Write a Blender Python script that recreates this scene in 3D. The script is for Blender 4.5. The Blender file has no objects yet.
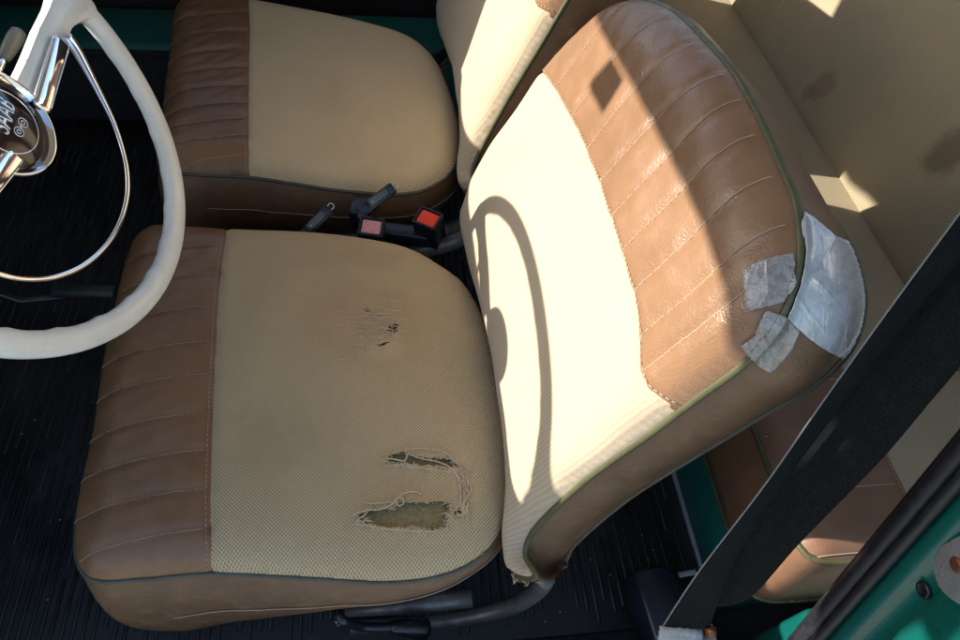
import bpy, bmesh, math, random
import numpy as np
from mathutils import Vector, Matrix
from mathutils.geometry import delaunay_2d_cdt
from mathutils.bvhtree import BVHTree
random.seed(7); rng = np.random.default_rng(7)
SC = bpy.context.scene
COL = SC.collection
V = lambda *a: np.array(a, float)
def nrm(a): a = np.array(a, float); return a/np.linalg.norm(a)

# ------------------------------------------------------------------ camera
# world: X towards the rear of the car, Y towards the passenger side, Z up, metres; floor mat at z = 0.05
FPX = 668.0
R = np.array([[0.99077445, 0.02906619, -0.13236747],
              [-0.10207598, 0.8025284, -0.58781686],
              [0.08914305, 0.59590546, 0.7980916]])
CAM = V(0, -.38, .98)
cam = bpy.data.cameras.new('camera'); camo = bpy.data.objects.new('camera', cam); COL.objects.link(camo)
M = Matrix.Identity(4)
for i in range(3):
    for j in range(3): M[i][j] = R[i][j]
    M[i][3] = CAM[i]
camo.matrix_world = M
cam.sensor_width = 36; cam.lens = FPX*36/960; cam.clip_start = .02; cam.clip_end = 500
SC.camera = camo

def ray(px, py): return R @ V((px-480)/FPX, (320-py)/FPX, -1.)
def on(px, py, O, N):
    r = ray(px, py); O = np.array(O, float); N = np.array(N, float)
    return CAM + r*(((O-CAM)@N)/(r@N))
def pz(px, py, z): return on(px, py, (0, 0, z), (0, 0, 1))
def py_(px, py, y): return on(px, py, (0, y, 0), (0, 1, 0))
def pxx(px, py, x): return on(px, py, (x, 0, 0), (1, 0, 0))

SUN_EL, SUN_AZ = math.radians(26.5), math.radians(-12.0)
SD = V(math.cos(SUN_EL)*math.cos(SUN_AZ), math.cos(SUN_EL)*math.sin(SUN_AZ), -math.sin(SUN_EL))  # travel direction

# ------------------------------------------------------------------ object helpers
def tag(o, label=None, cat=None, group=None, kind=None):
    if label: o['label'] = label
    if cat: o['category'] = cat
    if group: o['group'] = group
    if kind: o['kind'] = kind
    return o
def thing(name, loc, label, cat, group=None):
    o = bpy.data.objects.new(name, None); COL.objects.link(o); o.location = [float(v) for v in loc]
    o.empty_display_size = .05
    o['_b'] = [float(v) for v in loc]
    return tag(o, label, cat, group)
class MB:
    """collects world-space geometry, builds one mesh object"""
    def __init__(s): s.v = []; s.f = []; s.uv = []
    def add(s, verts, faces, uv=None):
        b = len(s.v); verts = [tuple(float(c) for c in p) for p in verts]
        s.v += verts; s.f += [tuple(int(i)+b for i in f) for f in faces]
        s.uv += [tuple(float(c) for c in q) for q in uv] if uv is not None else [(p[0], p[1]) for p in verts]
        return s
    def build(s, name, mat, parent=None, smooth=True, sharp=None, label=None):
        base = V(0, 0, 0)
        p = parent
        while p is not None:
            if '_b' in p.keys(): base = np.array(list(p['_b'])); break
            p = p.parent
        me = bpy.data.meshes.new(name)
        me.from_pydata([(a[0]-base[0], a[1]-base[1], a[2]-base[2]) for a in s.v], [], s.f)
        ul = me.uv_layers.new(name='UVMap')
        li = np.zeros(len(me.loops), dtype=np.int32); me.loops.foreach_get('vertex_index', li)
        uva = np.array(s.uv, dtype=np.float32)[li]
        ul.data.foreach_set('uv', uva.ravel())
        me.materials.append(mat)
        if smooth: me.polygons.foreach_set('use_smooth', [True]*len(me.polygons))
        me.update()
        if smooth and sharp: me.set_sharp_from_angle(angle=math.radians(sharp))
        o = bpy.data.objects.new(name, me); COL.objects.link(o)
        if parent is not None: o.parent = parent
        if label: o['label'] = label
        return o
def fixnormals(verts, faces):
    bm = bmesh.new(); vs = [bm.verts.new(p) for p in verts]
    for f in faces:
        try: bm.faces.new([vs[i] for i in f])
        except ValueError: pass
    bmesh.ops.recalc_face_normals(bm, faces=bm.faces)
    bm.verts.index_update()
    out = ([tuple(v.co) for v in bm.verts], [tuple(v.index for v in f.verts) for f in bm.faces])
    bm.free(); return out

def spline(pts, n=200, closed=False):
    P = [np.array(p, float) for p in pts]; out = []
    m = len(P); segs = m if closed else m-1
    for i in range(segs):
        if closed: a, b, c, d = P[(i-1) % m], P[i], P[(i+1) % m], P[(i+2) % m]
        else: a, b, c, d = P[max(i-1, 0)], P[i], P[i+1], P[min(i+2, m-1)]
        k = max(2, int(8))
        for t in np.linspace(0, 1, k, endpoint=False):
            out.append(.5*((2*b)+(-a+c)*t+(2*a-5*b+4*c-d)*t*t+(-a+3*b-3*c+d)*t**3))
    if not closed: out.append(P[-1])
    return resample(out, n, closed)
def resample(pts, n, closed=False):
    A = np.array(pts, float)
    if closed: A = np.vstack([A, A[:1]])
    L = np.concatenate([[0], np.cumsum(np.linalg.norm(np.diff(A, axis=0), axis=1))])
    t = np.linspace(0, L[-1], n, endpoint=not closed)
    return np.stack([np.interp(t, L, A[:, k]) for k in range(A.shape[1])], 1)
def tube(pts, r, n=8, closed=False, mb=None, flat=1.0, up=None, caps=True):
    P = np.array(pts, float); m = len(P)
    rr = np.full(m, r) if np.isscalar(r) else np.array(r, float)
    T = np.gradient(P, axis=0) if not closed else (np.roll(P, -1, 0)-np.roll(P, 1, 0))
    T /= np.linalg.norm(T, axis=1)[:, None]+1e-12
    ref = np.array(up, float) if up is not None else (V(0, 0, 1) if abs(T[0][2]) < .9 else V(1, 0, 0))
    vs = []; uv = []; a = ref-(ref@T[0])*T[0]; a /= np.linalg.norm(a); s = 0
    for i in range(m):
        if up is not None: a = ref-(ref@T[i])*T[i]
        else: a = a-(a@T[i])*T[i]
        a = a/(np.linalg.norm(a)+1e-12); b = np.cross(T[i], a)
        if i: s += np.linalg.norm(P[i]-P[i-1])
        for k in range(n):
            th = 2*math.pi*k/n
            vs.append(P[i]+rr[i]*(math.cos(th)*a*flat+math.sin(th)*b)); uv.append((s, k/n*.02))
    fs = []
    for i in range(m if closed else m-1):
        j = (i+1) % m
        for k in range(n): fs.append((i*n+k, i*n+(k+1) % n, j*n+(k+1) % n, j*n+k))
    if not closed and caps: fs.append(tuple(range(n))[::-1]); fs.append(tuple((m-1)*n+k for k in range(n)))
    mb = mb or MB(); mb.add(vs, fs, uv); return mb
def dashes(pts, mb, r=.0005, dash=.0032, gap=.0018, lift=None):
    """a stitched thread: short raised stitches following a polyline"""
    A = np.array(pts, float); L = np.concatenate([[0], np.cumsum(np.linalg.norm(np.diff(A, axis=0), axis=1))])
    s = 0
    f = lambda t: V(*[np.interp(t, L, A[:, k]) for k in range(3)])
    while s+dash < L[-1]:
        tube([f(s), f(s+dash*.25)+(lift if lift is not None else 0), f(s+dash*.75)+(lift if lift is not None else 0), f(s+dash)], [r*.6, r, r, r*.6], 5, mb=mb, caps=False)
        s += dash+gap
    return mb
def loft(rings, closed=True, mb=None, uvscale=1.0):
    m = len(rings); n = len(rings[0]); vs = []; uv = []
    L = np.concatenate([[0], np.cumsum(np.linalg.norm(np.diff(np.array(rings[0]), axis=0), axis=1))])
    h = 0
    for i, rg in enumerate(rings):
        if i: h += np.mean(np.linalg.norm(np.array(rings[i])-np.array(rings[i-1]), axis=1))
        for k in range(n): vs.append(rg[k]); uv.append((L[k], h))
    fs = []
    for i in range(m-1):
        for k in range(n if closed else n-1):
            j = (k+1) % n; fs.append((i*n+k, i*n+j, (i+1)*n+j, (i+1)*n+k))
    mb = mb or MB(); mb.add(vs, fs, uv); return mb
def obox(c, ax, ay, az, size, bev=.002, seg=2, mb=None, taper=1.0):
    """bevelled box; axes need not be exactly orthogonal"""
    ax = nrm(ax); az = nrm(np.array(az)-(np.array(az)@ax)*ax); ay = np.cross(az, ax)
    bm = bmesh.new(); bmesh.ops.create_cube(bm, size=1)
    for v in bm.verts:
        k = taper if v.co.z > 0 else 1
        v.co = Vector((v.co.x*size[0]*k, v.co.y*size[1]*k, v.co.z*size[2]))
    if bev > 0: bmesh.ops.bevel(bm, geom=list(bm.edges), offset=bev, segments=seg, profile=.5, affect='EDGES')
    bm.verts.index_update()
    vs = [np.array(c, float)+v.co.x*ax+v.co.y*ay+v.co.z*az for v in bm.verts]
    fs = [tuple(v.index for v in f.verts) for f in bm.faces]; bm.free()
    mb = mb or MB(); mb.add(vs, fs); return mb
def lathe(c, axis, prof, n=48, mb=None, ref=(0, 1, 0)):
    axis = nrm(axis); u = nrm(np.array(ref)-(np.array(ref)@axis)*axis); w = np.cross(axis, u)
    vs = []; m = len(prof)
    for r, h in prof:
        for k in range(n):
            t = 2*math.pi*k/n; vs.append(np.array(c)+axis*h+r*(math.cos(t)*u+math.sin(t)*w))
    fs = [(i*n+k, i*n+(k+1) % n, (i+1)*n+(k+1) % n, (i+1)*n+k) for i in range(m-1) for k in range(n)]
    if prof[0][0] > 1e-5: fs.append(tuple(range(n))[::-1])
    if prof[-1][0] > 1e-5: fs.append(tuple((m-1)*n+k for k in range(n)))
    mb = mb or MB(); mb.add(vs, fs); return mb
def prism(poly, d, mb=None, bev=0, uv=None):
    """polygon (3D points, planar) extruded along vector d"""
    P = [np.array(p, float) for p in poly]; n = len(P); d = np.array(d, float)
    vs = P+[p+d for p in P]
    fs = [tuple(range(n))[::-1], tuple(range(n, 2*n))]+[(k, (k+1) % n, n+(k+1) % n, n+k) for k in range(n)]
    if bev:
        bm = bmesh.new(); b = [bm.verts.new(p) for p in vs]
        for f in fs: bm.faces.new([b[i] for i in f])
        bmesh.ops.recalc_face_normals(bm, faces=bm.faces)
        bmesh.ops.bevel(bm, geom=list(bm.edges), offset=bev, segments=2, profile=.5, affect='EDGES')
        bm.verts.index_update(); vs = [tuple(v.co) for v in bm.verts]; fs = [tuple(v.index for v in f.verts) for f in bm.faces]; bm.free()
    else: vs, fs = fixnormals(vs, fs)
    mb = mb or MB(); mb.add(vs, fs); return mb

def seg_dist(P, poly, closed=True):
    """distance of points P (n,2) to a polyline"""
    A = np.array(poly, float); B = np.roll(A, -1, 0) if closed else A[1:]
    if not closed: A = A[:-1]
    d = np.full(len(P), 1e9)
    for a, b in zip(A, B):
        ab = b-a; t = np.clip(((P-a)@ab)/(ab@ab+1e-15), 0, 1)
        q = P-(a+t[:, None]*ab); d = np.minimum(d, np.sqrt((q**2).sum(1)))
    return d
def inside(P, poly):
    x, y = P[:, 0], P[:, 1]; A = np.array(poly); c = np.zeros(len(P), bool); j = len(A)-1
    for i in range(len(A)):
        xi, yi = A[i]; xj, yj = A[j]
        if yi != yj: c ^= ((yi > y) != (yj > y)) & (x < (xj-xi)*(y-yi)/(yj-yi)+xi)
        j = i
    return c
def cdt_panel(outline, lines=(), holes=(), h=.006):
    """triangulates the inside of a closed 2D outline; lines = open constraint polylines; holes = closed polygons"""
    pts = [tuple(p) for p in outline]; n = len(pts); edges = [(i, (i+1) % n) for i in range(n)]
    for l in lines:
        b = len(pts); pts += [tuple(p) for p in l]; edges += [(b+i, b+i+1) for i in range(len(l)-1)]
    for l in holes:
        b = len(pts); pts += [tuple(p) for p in l]; k = len(l); edges += [(b+i, b+(i+1) % k) for i in range(k)]
    A = np.array(outline); lo, hi = A.min(0), A.max(0)
    gx, gy = np.meshgrid(np.arange(lo[0], hi[0], h), np.arange(lo[1], hi[1], h*.866))
    gx = gx + (np.arange(gx.shape[0]) % 2)[:, None]*h*.5
    G = np.stack([gx.ravel(), gy.ravel()], 1)
    G = G[inside(G, outline)]
    k = seg_dist(G, outline) > h*.45
    for l in lines: k &= seg_dist(G, l, False) > h*.4
    for l in holes: k &= seg_dist(G, l) > h*.4
    G = G[k]; G = G + rng.uniform(-.02, .02, G.shape)*h
    pts += [tuple(p) for p in G]
    r = delaunay_2d_cdt([Vector(p) for p in pts], edges, [], 0, 1e-7)
    W = np.array([tuple(v) for v in r[0]]); F = np.array([tuple(f) for f in r[2]])
    c = W[F].mean(1); keep = inside(c, outline)
    for l in holes: keep &= ~inside(c, l)
    F = F[keep]
    a, b, cc = W[F[:, 0]], W[F[:, 1]], W[F[:, 2]]
    s = (b[:, 0]-a[:, 0])*(cc[:, 1]-a[:, 1])-(b[:, 1]-a[:, 1])*(cc[:, 0]-a[:, 0])
    F[s < 0] = F[s < 0][:, ::-1]
    return W, F
def sub(F, mask, W3, UV, flip=False):
    """faces chosen by mask, with only their own vertices"""
    f = F[mask]; u, inv = np.unique(f, return_inverse=True); f = inv.reshape(f.shape)
    if flip: f = f[:, ::-1]
    return W3[u], f, UV[u]

# ------------------------------------------------------------------ materials
class Mat:
    def __init__(s, name):
        s.m = bpy.data.materials.new(name); s.m.use_nodes = True; s.t = s.m.node_tree; s.t.nodes.clear()
        s.out = s.n('ShaderNodeOutputMaterial'); s.b = s.n('ShaderNodeBsdfPrincipled'); s.l(s.b.outputs[0], s.out.inputs[0])
    def n(s, k, **kw):
        x = s.t.nodes.new(k)
        for a, b in kw.items(): setattr(x, a, b)
        return x
    def l(s, a, b): s.t.links.new(a, b)
    def val(s, inp, v):
        if hasattr(v, 'links') or hasattr(v, 'is_output'): s.l(v, inp)
        else: inp.default_value = v
    def math(s, op, a, b=0.0, c=None, clamp=False):
        x = s.n('ShaderNodeMath', operation=op, use_clamp=clamp); s.val(x.inputs[0], a); s.val(x.inputs[1], b)
        if c is not None: s.val(x.inputs[2], c)
        return x.outputs[0]
    def mix(s, fac, a, b, mode='MIX'):
        x = s.n('ShaderNodeMix', data_type='RGBA', blend_type=mode); s.val(x.inputs[0], fac)
        s.val(x.inputs[6], (*a, 1) if isinstance(a, tuple) and len(a) == 3 else a); s.val(x.inputs[7], (*b, 1) if isinstance(b, tuple) and len(b) == 3 else b)
        return x.outputs[2]
    def obj(s): return s.n('ShaderNodeTexCoord').outputs['Object']
    def uv(s): return s.n('ShaderNodeTexCoord').outputs['UV']
    def mapping(s, vec, scale=(1, 1, 1), rot=(0, 0, 0)):
        x = s.n('ShaderNodeMapping'); s.l(vec, x.inputs[0]); x.inputs['Scale'].default_value = scale; x.inputs['Rotation'].default_value = rot
        return x.outputs[0]
    def noise(s, vec, scale, detail=3, rough=.55, dist=0):
        x = s.n('ShaderNodeTexNoise'); s.l(vec, x.inputs['Vector']); x.inputs['Scale'].default_value = scale
        x.inputs['Detail'].default_value = detail; x.inputs['Roughness'].default_value = rough; x.inputs['Distortion'].default_value = dist
        return x.outputs[0]
    def ramp(s, v, a, b, lo=0., hi=1.):
        x = s.n('ShaderNodeMapRange'); s.l(v, x.inputs[0]); x.inputs[1].default_value = a; x.inputs[2].default_value = b
        x.inputs[3].default_value = lo; x.inputs[4].default_value = hi; return x.outputs[0]
    def bump(s, h, dist, strength=1., prev=None):
        x = s.n('ShaderNodeBump'); s.l(h, x.inputs['Height']); x.inputs['Distance'].default_value = dist; x.inputs['Strength'].default_value = strength
        if prev is not None: s.l(prev, x.inputs['Normal'])
        return x.outputs[0]
    def set(s, col=None, rough=None, metal=None, normal=None, **kw):
        if col is not None: s.val(s.b.inputs['Base Color'], (*col, 1) if isinstance(col, tuple) else col)
        if rough is not None: s.val(s.b.inputs['Roughness'], rough)
        if metal is not None: s.val(s.b.inputs['Metallic'], metal)
        if normal is not None: s.l(normal, s.b.inputs['Normal'])
        for k, v in kw.items(): s.val(s.b.inputs[k.replace('_', ' ')], v)
        return s.m

def spot(m, vec, u, v, ru, rv, soft=.5, wob=.35):
    """0..1 mask of an irregular blotch in UV space"""
    sx = m.n('ShaderNodeSeparateXYZ'); m.l(vec, sx.inputs[0])
    a = m.math('DIVIDE', m.math('SUBTRACT', sx.outputs[0], u), ru); b = m.math('DIVIDE', m.math('SUBTRACT', sx.outputs[1], v), rv)
    d = m.math('SQRT', m.math('ADD', m.math('MULTIPLY', a, a), m.math('MULTIPLY', b, b)))
    nz = m.noise(vec, 28, 4, .6)
    d = m.math('ADD', d, m.math('MULTIPLY', m.math('SUBTRACT', nz, .5), wob*4))
    x = m.n('ShaderNodeMapRange', interpolation_type='SMOOTHSTEP'); m.l(d, x.inputs[0]); x.inputs[1].default_value = 1; x.inputs[2].default_value = 1-soft
    x.inputs[3].default_value = 0; x.inputs[4].default_value = 1
    return x.outputs[0]
def fabric(name, base=(.66, .49, .265), gap=(.15, .095, .04), p=.0038, worn=(), stains_shade=(), bumpd=.0009, contrast=1.0, lines=False):
    m = Mat(name); uv = m.uv(); sep = m.n('ShaderNodeSeparateXYZ')
    wob = m.n('ShaderNodeTexNoise'); m.l(uv, wob.inputs['Vector']); wob.inputs['Scale'].default_value = 30; wob.inputs['Detail'].default_value = 2
    wv = m.n('ShaderNodeVectorMath', operation='MULTIPLY_ADD'); m.l(wob.outputs['Color'], wv.inputs[0]); wv.inputs[1].default_value = (.0022,)*3; m.l(uv, wv.inputs[2])
    m.l(wv.outputs[0], sep.inputs[0])
    k = 2*math.pi/p
    su = m.math('SINE', m.math('MULTIPLY', sep.outputs[0], k)); sv = m.math('SINE', m.math('MULTIPLY', sep.outputs[1], k if not lines else k*1.25))
    s = m.math('MULTIPLY', su, sv)
    if lines: s = m.math('ADD', m.math('MULTIPLY', s, .45), m.math('MULTIPLY', su, .6))
    s01 = m.ramp(s, -.75, .35)
    fine = m.noise(uv, 1500, 2, .6); mid = m.noise(uv, 9, 5, .6); big = m.noise(uv, 2.6, 3, .5)
    fac = m.math('MULTIPLY', m.math('SUBTRACT', 1, s01, clamp=True), contrast)
    wm = None
    for w in worn:
        x = spot(m, uv, *w); wm = x if wm is None else m.math('MAXIMUM', wm, x)
    if wm is not None: fac = m.math('MULTIPLY', fac, m.math('SUBTRACT', 1, m.math('MULTIPLY', wm, .55)))
    col = m.mix(fac, base, gap)
    col = m.mix(m.ramp(mid, .35, .7, 0, .22), col, (.40, .27, .13))
    col = m.mix(m.ramp(big, .4, .65, 0, .25), col, (.52, .42, .27))
    col = m.mix(m.ramp(fine, .3, .7, .0, .35), col, (.62, .5, .33))
    if wm is not None:
        fib = m.noise(m.mapping(uv, (40, 420, 1)), 3, 4, .7)
        fac2 = m.math('MULTIPLY', wm, m.ramp(fib, .42, .58, .0, .5))
        col = m.mix(fac2, col, (.62, .44, .26)); col = m.mix(m.math('MULTIPLY', wm, m.ramp(fib, .38, .3, 0, .8)), col, (.16, .11, .05))
    for (a, c, amt) in stains_shade: 
        x = spot(m, uv, *a); col = m.mix(m.math('MULTIPLY', x, amt), col, c)
    hgt = m.math('ADD', s01, m.math('MULTIPLY', fine, .5))
    return m.set(col, .92, 0, m.bump(hgt, bumpd, .8), Specular_IOR_Level=.18, Sheen_Weight=.08, Sheen_Roughness=.6)
def vinyl(name, base=(.235, .122, .056), dark=(.155, .078, .035), rough=.36, wr=.5, grain=.00028, blot=.35):
    m = Mat(name); o = m.obj()
    vo = m.n('ShaderNodeTexVoronoi', feature='F1'); m.l(o, vo.inputs['Vector']); vo.inputs['Scale'].default_value = 520
    vo2 = m.n('ShaderNodeTexVoronoi', feature='DISTANCE_TO_EDGE'); 
    dm = m.n('ShaderNodeVectorMath', operation='MULTIPLY_ADD'); nz = m.n('ShaderNodeTexNoise'); m.l(o, nz.inputs['Vector']); nz.inputs['Scale'].default_value = 60
    m.l(nz.outputs['Color'], dm.inputs[0]); dm.inputs[1].default_value = (.02,)*3; m.l(o, dm.inputs[2])
    m.l(dm.outputs[0], vo2.inputs['Vector']); vo2.inputs['Scale'].default_value = 95
    fine = m.noise(o, 700, 2, .6); big = m.noise(o, 7, 5, .6, .4); mid = m.noise(o, 38, 5, .62)
    scr = m.noise(m.mapping(o, (1, 1, 1), (0, 0, .5)), 120, 6, .75)
    col = m.mix(m.ramp(big, .3, .7), dark, base) if blot else base
    col = m.mix(m.math('MULTIPLY', m.ramp(mid, .5, .72), .3), col, (.30, .16, .09))
    col = m.mix(m.math('MULTIPLY', m.ramp(scr, .66, .76), .35), col, (.34, .22, .14))
    b = m.bump(vo.outputs[0], grain, .7)
    b = m.bump(m.ramp(vo2.outputs[0], 0, .2), .00012*wr, .6, b)
    b = m.bump(mid, .0022*wr, .5, b)
    rg = m.ramp(mid, .3, .75, rough-.07, rough+.12)
    return m.set(col, rg, 0, b, Specular_IOR_Level=.5)
def plain(name, col, rough=.5, metal=0., nscale=0, namt=.25, bumpd=0, c2=None, coat=0, spec=.5):
    m = Mat(name); o = m.obj(); c = col; nrmo = None
    if nscale:
        nz = m.noise(o, nscale, 5, .6); d = c2 or tuple(x*.55 for x in col)
        c = m.mix(m.ramp(nz, .4, .65, 0, min(1, namt*2)), col, d)
        if bumpd: nrmo = m.bump(nz, bumpd, .8)
        rough = m.ramp(nz, .3, .7, max(.02, rough-.08), rough+.1)
    return m.set(c, rough, metal, nrmo, Coat_Weight=coat, Specular_IOR_Level=spec)
MT = {}
def mats():
    W = [(.011, .063, .055, .035, .6, .25)]
    MT['vinyl'] = vinyl('brown vinyl')
    MT['vinyl_side'] = vinyl('brown vinyl boxing', (.165, .092, .046), (.11, .060, .03), .42, 1.0)
    MT['vinyl_back'] = vinyl('tan brown vinyl', (.27, .150, .079), (.20, .11, .057), .33, .6)
    MT['piping'] = plain('olive piping', (.085, .085, .036), .45, nscale=60, namt=.3)
    MT['piping_grey'] = plain('grey green piping', (.085, .08, .055), .4, nscale=60, namt=.3)
    MT['thread'] = plain('cream thread', (.44, .32, .22), .8)
    MT['thread_dull'] = plain('dull thread', (.42, .31, .23), .8)
    MT['foam'] = plain('olive seat foam', (.34, .27, .125), .95, nscale=260, namt=.4, bumpd=.004, c2=(.22, .17, .075))
    MT['yarn'] = plain('frayed yarn', (.58, .46, .29), .95)
    MT['rubber'] = rubber()
    MT['carpet'] = plain('dark footwell lining', (.012, .012, .016), .9, nscale=80)
    MT['black'] = plain('black plastic', (.010, .011, .013), .3, nscale=90, namt=.2)
    MT['navy'] = plain('dark plastic', (.010, .013, .022), .35)
    MT['steel'] = plain('worn dark steel tube', (.20, .185, .165), .42, .5, nscale=60, namt=.3, bumpd=.0004, c2=(.08, .06, .045))
    MT['grey_metal'] = plain('grey metal', (.3, .31, .30), .4, .8, nscale=70, namt=.4)
    MT['galv'] = plain('dull galvanised steel', (.55, .56, .58), .36, .55, nscale=40, namt=.3)
    MT['chrome'] = plain('chrome', (.85, .85, .86), .06, 1.)
    MT['ivory'] = plain('ivory white plastic', (.74, .75, .69), .26, nscale=22, namt=.16, c2=(.56, .54, .45), coat=.3)
    MT['teal'] = plain('teal green car paint', (.004, .085, .07), .25, nscale=9, namt=.12, c2=(.005, .115, .09), coat=.4)
    MT['teal_dull'] = plain('dull teal paint', (.004, .10, .08), .55, nscale=9, namt=.2)
    MT['maroon'] = plain('dark maroon trim', (.022, .010, .012), .6, nscale=30)
    MT['red'] = plain('red button', (.75, .05, .025), .35)
    MT['pink'] = plain('worn pink button', (.62, .33, .36), .5, nscale=180, namt=.35, c2=(.55, .12, .1))
    MT['brass'] = plain('rusty screw', (.22, .09, .045), .5, .7, nscale=150, namt=.4)
    MT['web'] = webbing()
    MT['roof'] = plain('headlining', (.60, .55, .46), .9)
    MT['ground'] = plain('pale concrete ground', (.44, .41, .36), .95, nscale=3, namt=.2)
def rubber():
    m = Mat('ribbed black rubber'); o = m.obj(); n1 = m.noise(o, 9, 6, .65, .6); n2 = m.noise(o, 260, 3, .7); n3 = m.noise(m.mapping(o, (3, 1, 1)), 45, 5, .7)
    c = m.mix(m.ramp(n1, .45, .72, 0, .6), (.010, .010, .0105), (.032, .030, .027)); c = m.mix(m.math('MULTIPLY', m.ramp(n2, .62, .74), m.ramp(n1, .35, .6)), c, (.085, .08, .07)); c = m.mix(m.ramp(n3, .62, .75, 0, .35), c, (.05, .048, .043))
    return m.set(c, m.ramp(n1, .3, .7, .38, .65), 0, m.bump(n2, .0003, .6))
def webbing():
    m = Mat('black seat belt webbing'); uv = m.uv(); sep = m.n('ShaderNodeSeparateXYZ'); m.l(uv, sep.inputs[0])
    a = m.math('SINE', m.math('MULTIPLY', sep.outputs[0], 2*math.pi/.0018)); b = m.math('SINE', m.math('MULTIPLY', sep.outputs[1], 2*math.pi/.0032))
    rows = m.math('SINE', m.math('MULTIPLY', sep.outputs[1], 2*math.pi/.011))
    h = m.math('ADD', m.math('MULTIPLY', a, b), m.math('MULTIPLY', rows, .4)); nz = m.noise(uv, 30, 4, .6)
    col = m.mix(m.ramp(h, -.6, 1.1), (.0025, .0038, .0038), (.005, .0075, .007)); col = m.mix(m.ramp(nz, .45, .7, 0, .4), col, (.010, .013, .012))
    return m.set(col, .75, 0, m.bump(h, .0006, .9), Specular_IOR_Level=.2)
mats()

# ------------------------------------------------------------------ seats
class Surf:
    def __init__(s, O, U, Vv, N): s.O, s.U, s.V, s.N = np.array(O, float), nrm(U), nrm(Vv), nrm(N); s.flip = np.cross(s.U, s.V)@s.N < 0
    def uv(s, px, py, h=0.):
        q = on(px, py, s.O+s.N*h, s.N)-s.O; return V(q@s.U, q@s.V)
    def p(s, uv, h=0.):
        uv = np.atleast_2d(uv); h = np.atleast_1d(h)
        return s.O+uv[:, :1]*s.U+uv[:, 1:2]*s.V+h[:, None]*s.N
def edge_round(d, Rr, H): 
    t = np.clip(d/Rr, 0, 1); return H*np.sqrt(np.clip(1-(1-t)**2, 0, 1))
def smooth_noise(P, sc, seed):
    r = np.random.default_rng(seed); out = np.zeros(len(P))
    for k in range(7):
        th = r.uniform(0, 2*math.pi); f = sc*r.uniform(.6, 1.7); ph = r.uniform(0, 6.3)
        out += np.sin((P[:, 0]*math.cos(th)+P[:, 1]*math.sin(th))*f+ph)
    return out/7
def split_at_seam(W, F, seam, side):
    """side(uv)->signed value of centroid relative to the seam polyline"""
    return side(W[F].mean(1))

def polyline_fn(seam, axis_in, axis_out):
    A = np.array(seam); o = np.argsort(A[:, axis_in]); A = A[o]
    return lambda q: np.interp(q[:, axis_in], A[:, axis_in], A[:, axis_out])

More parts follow.
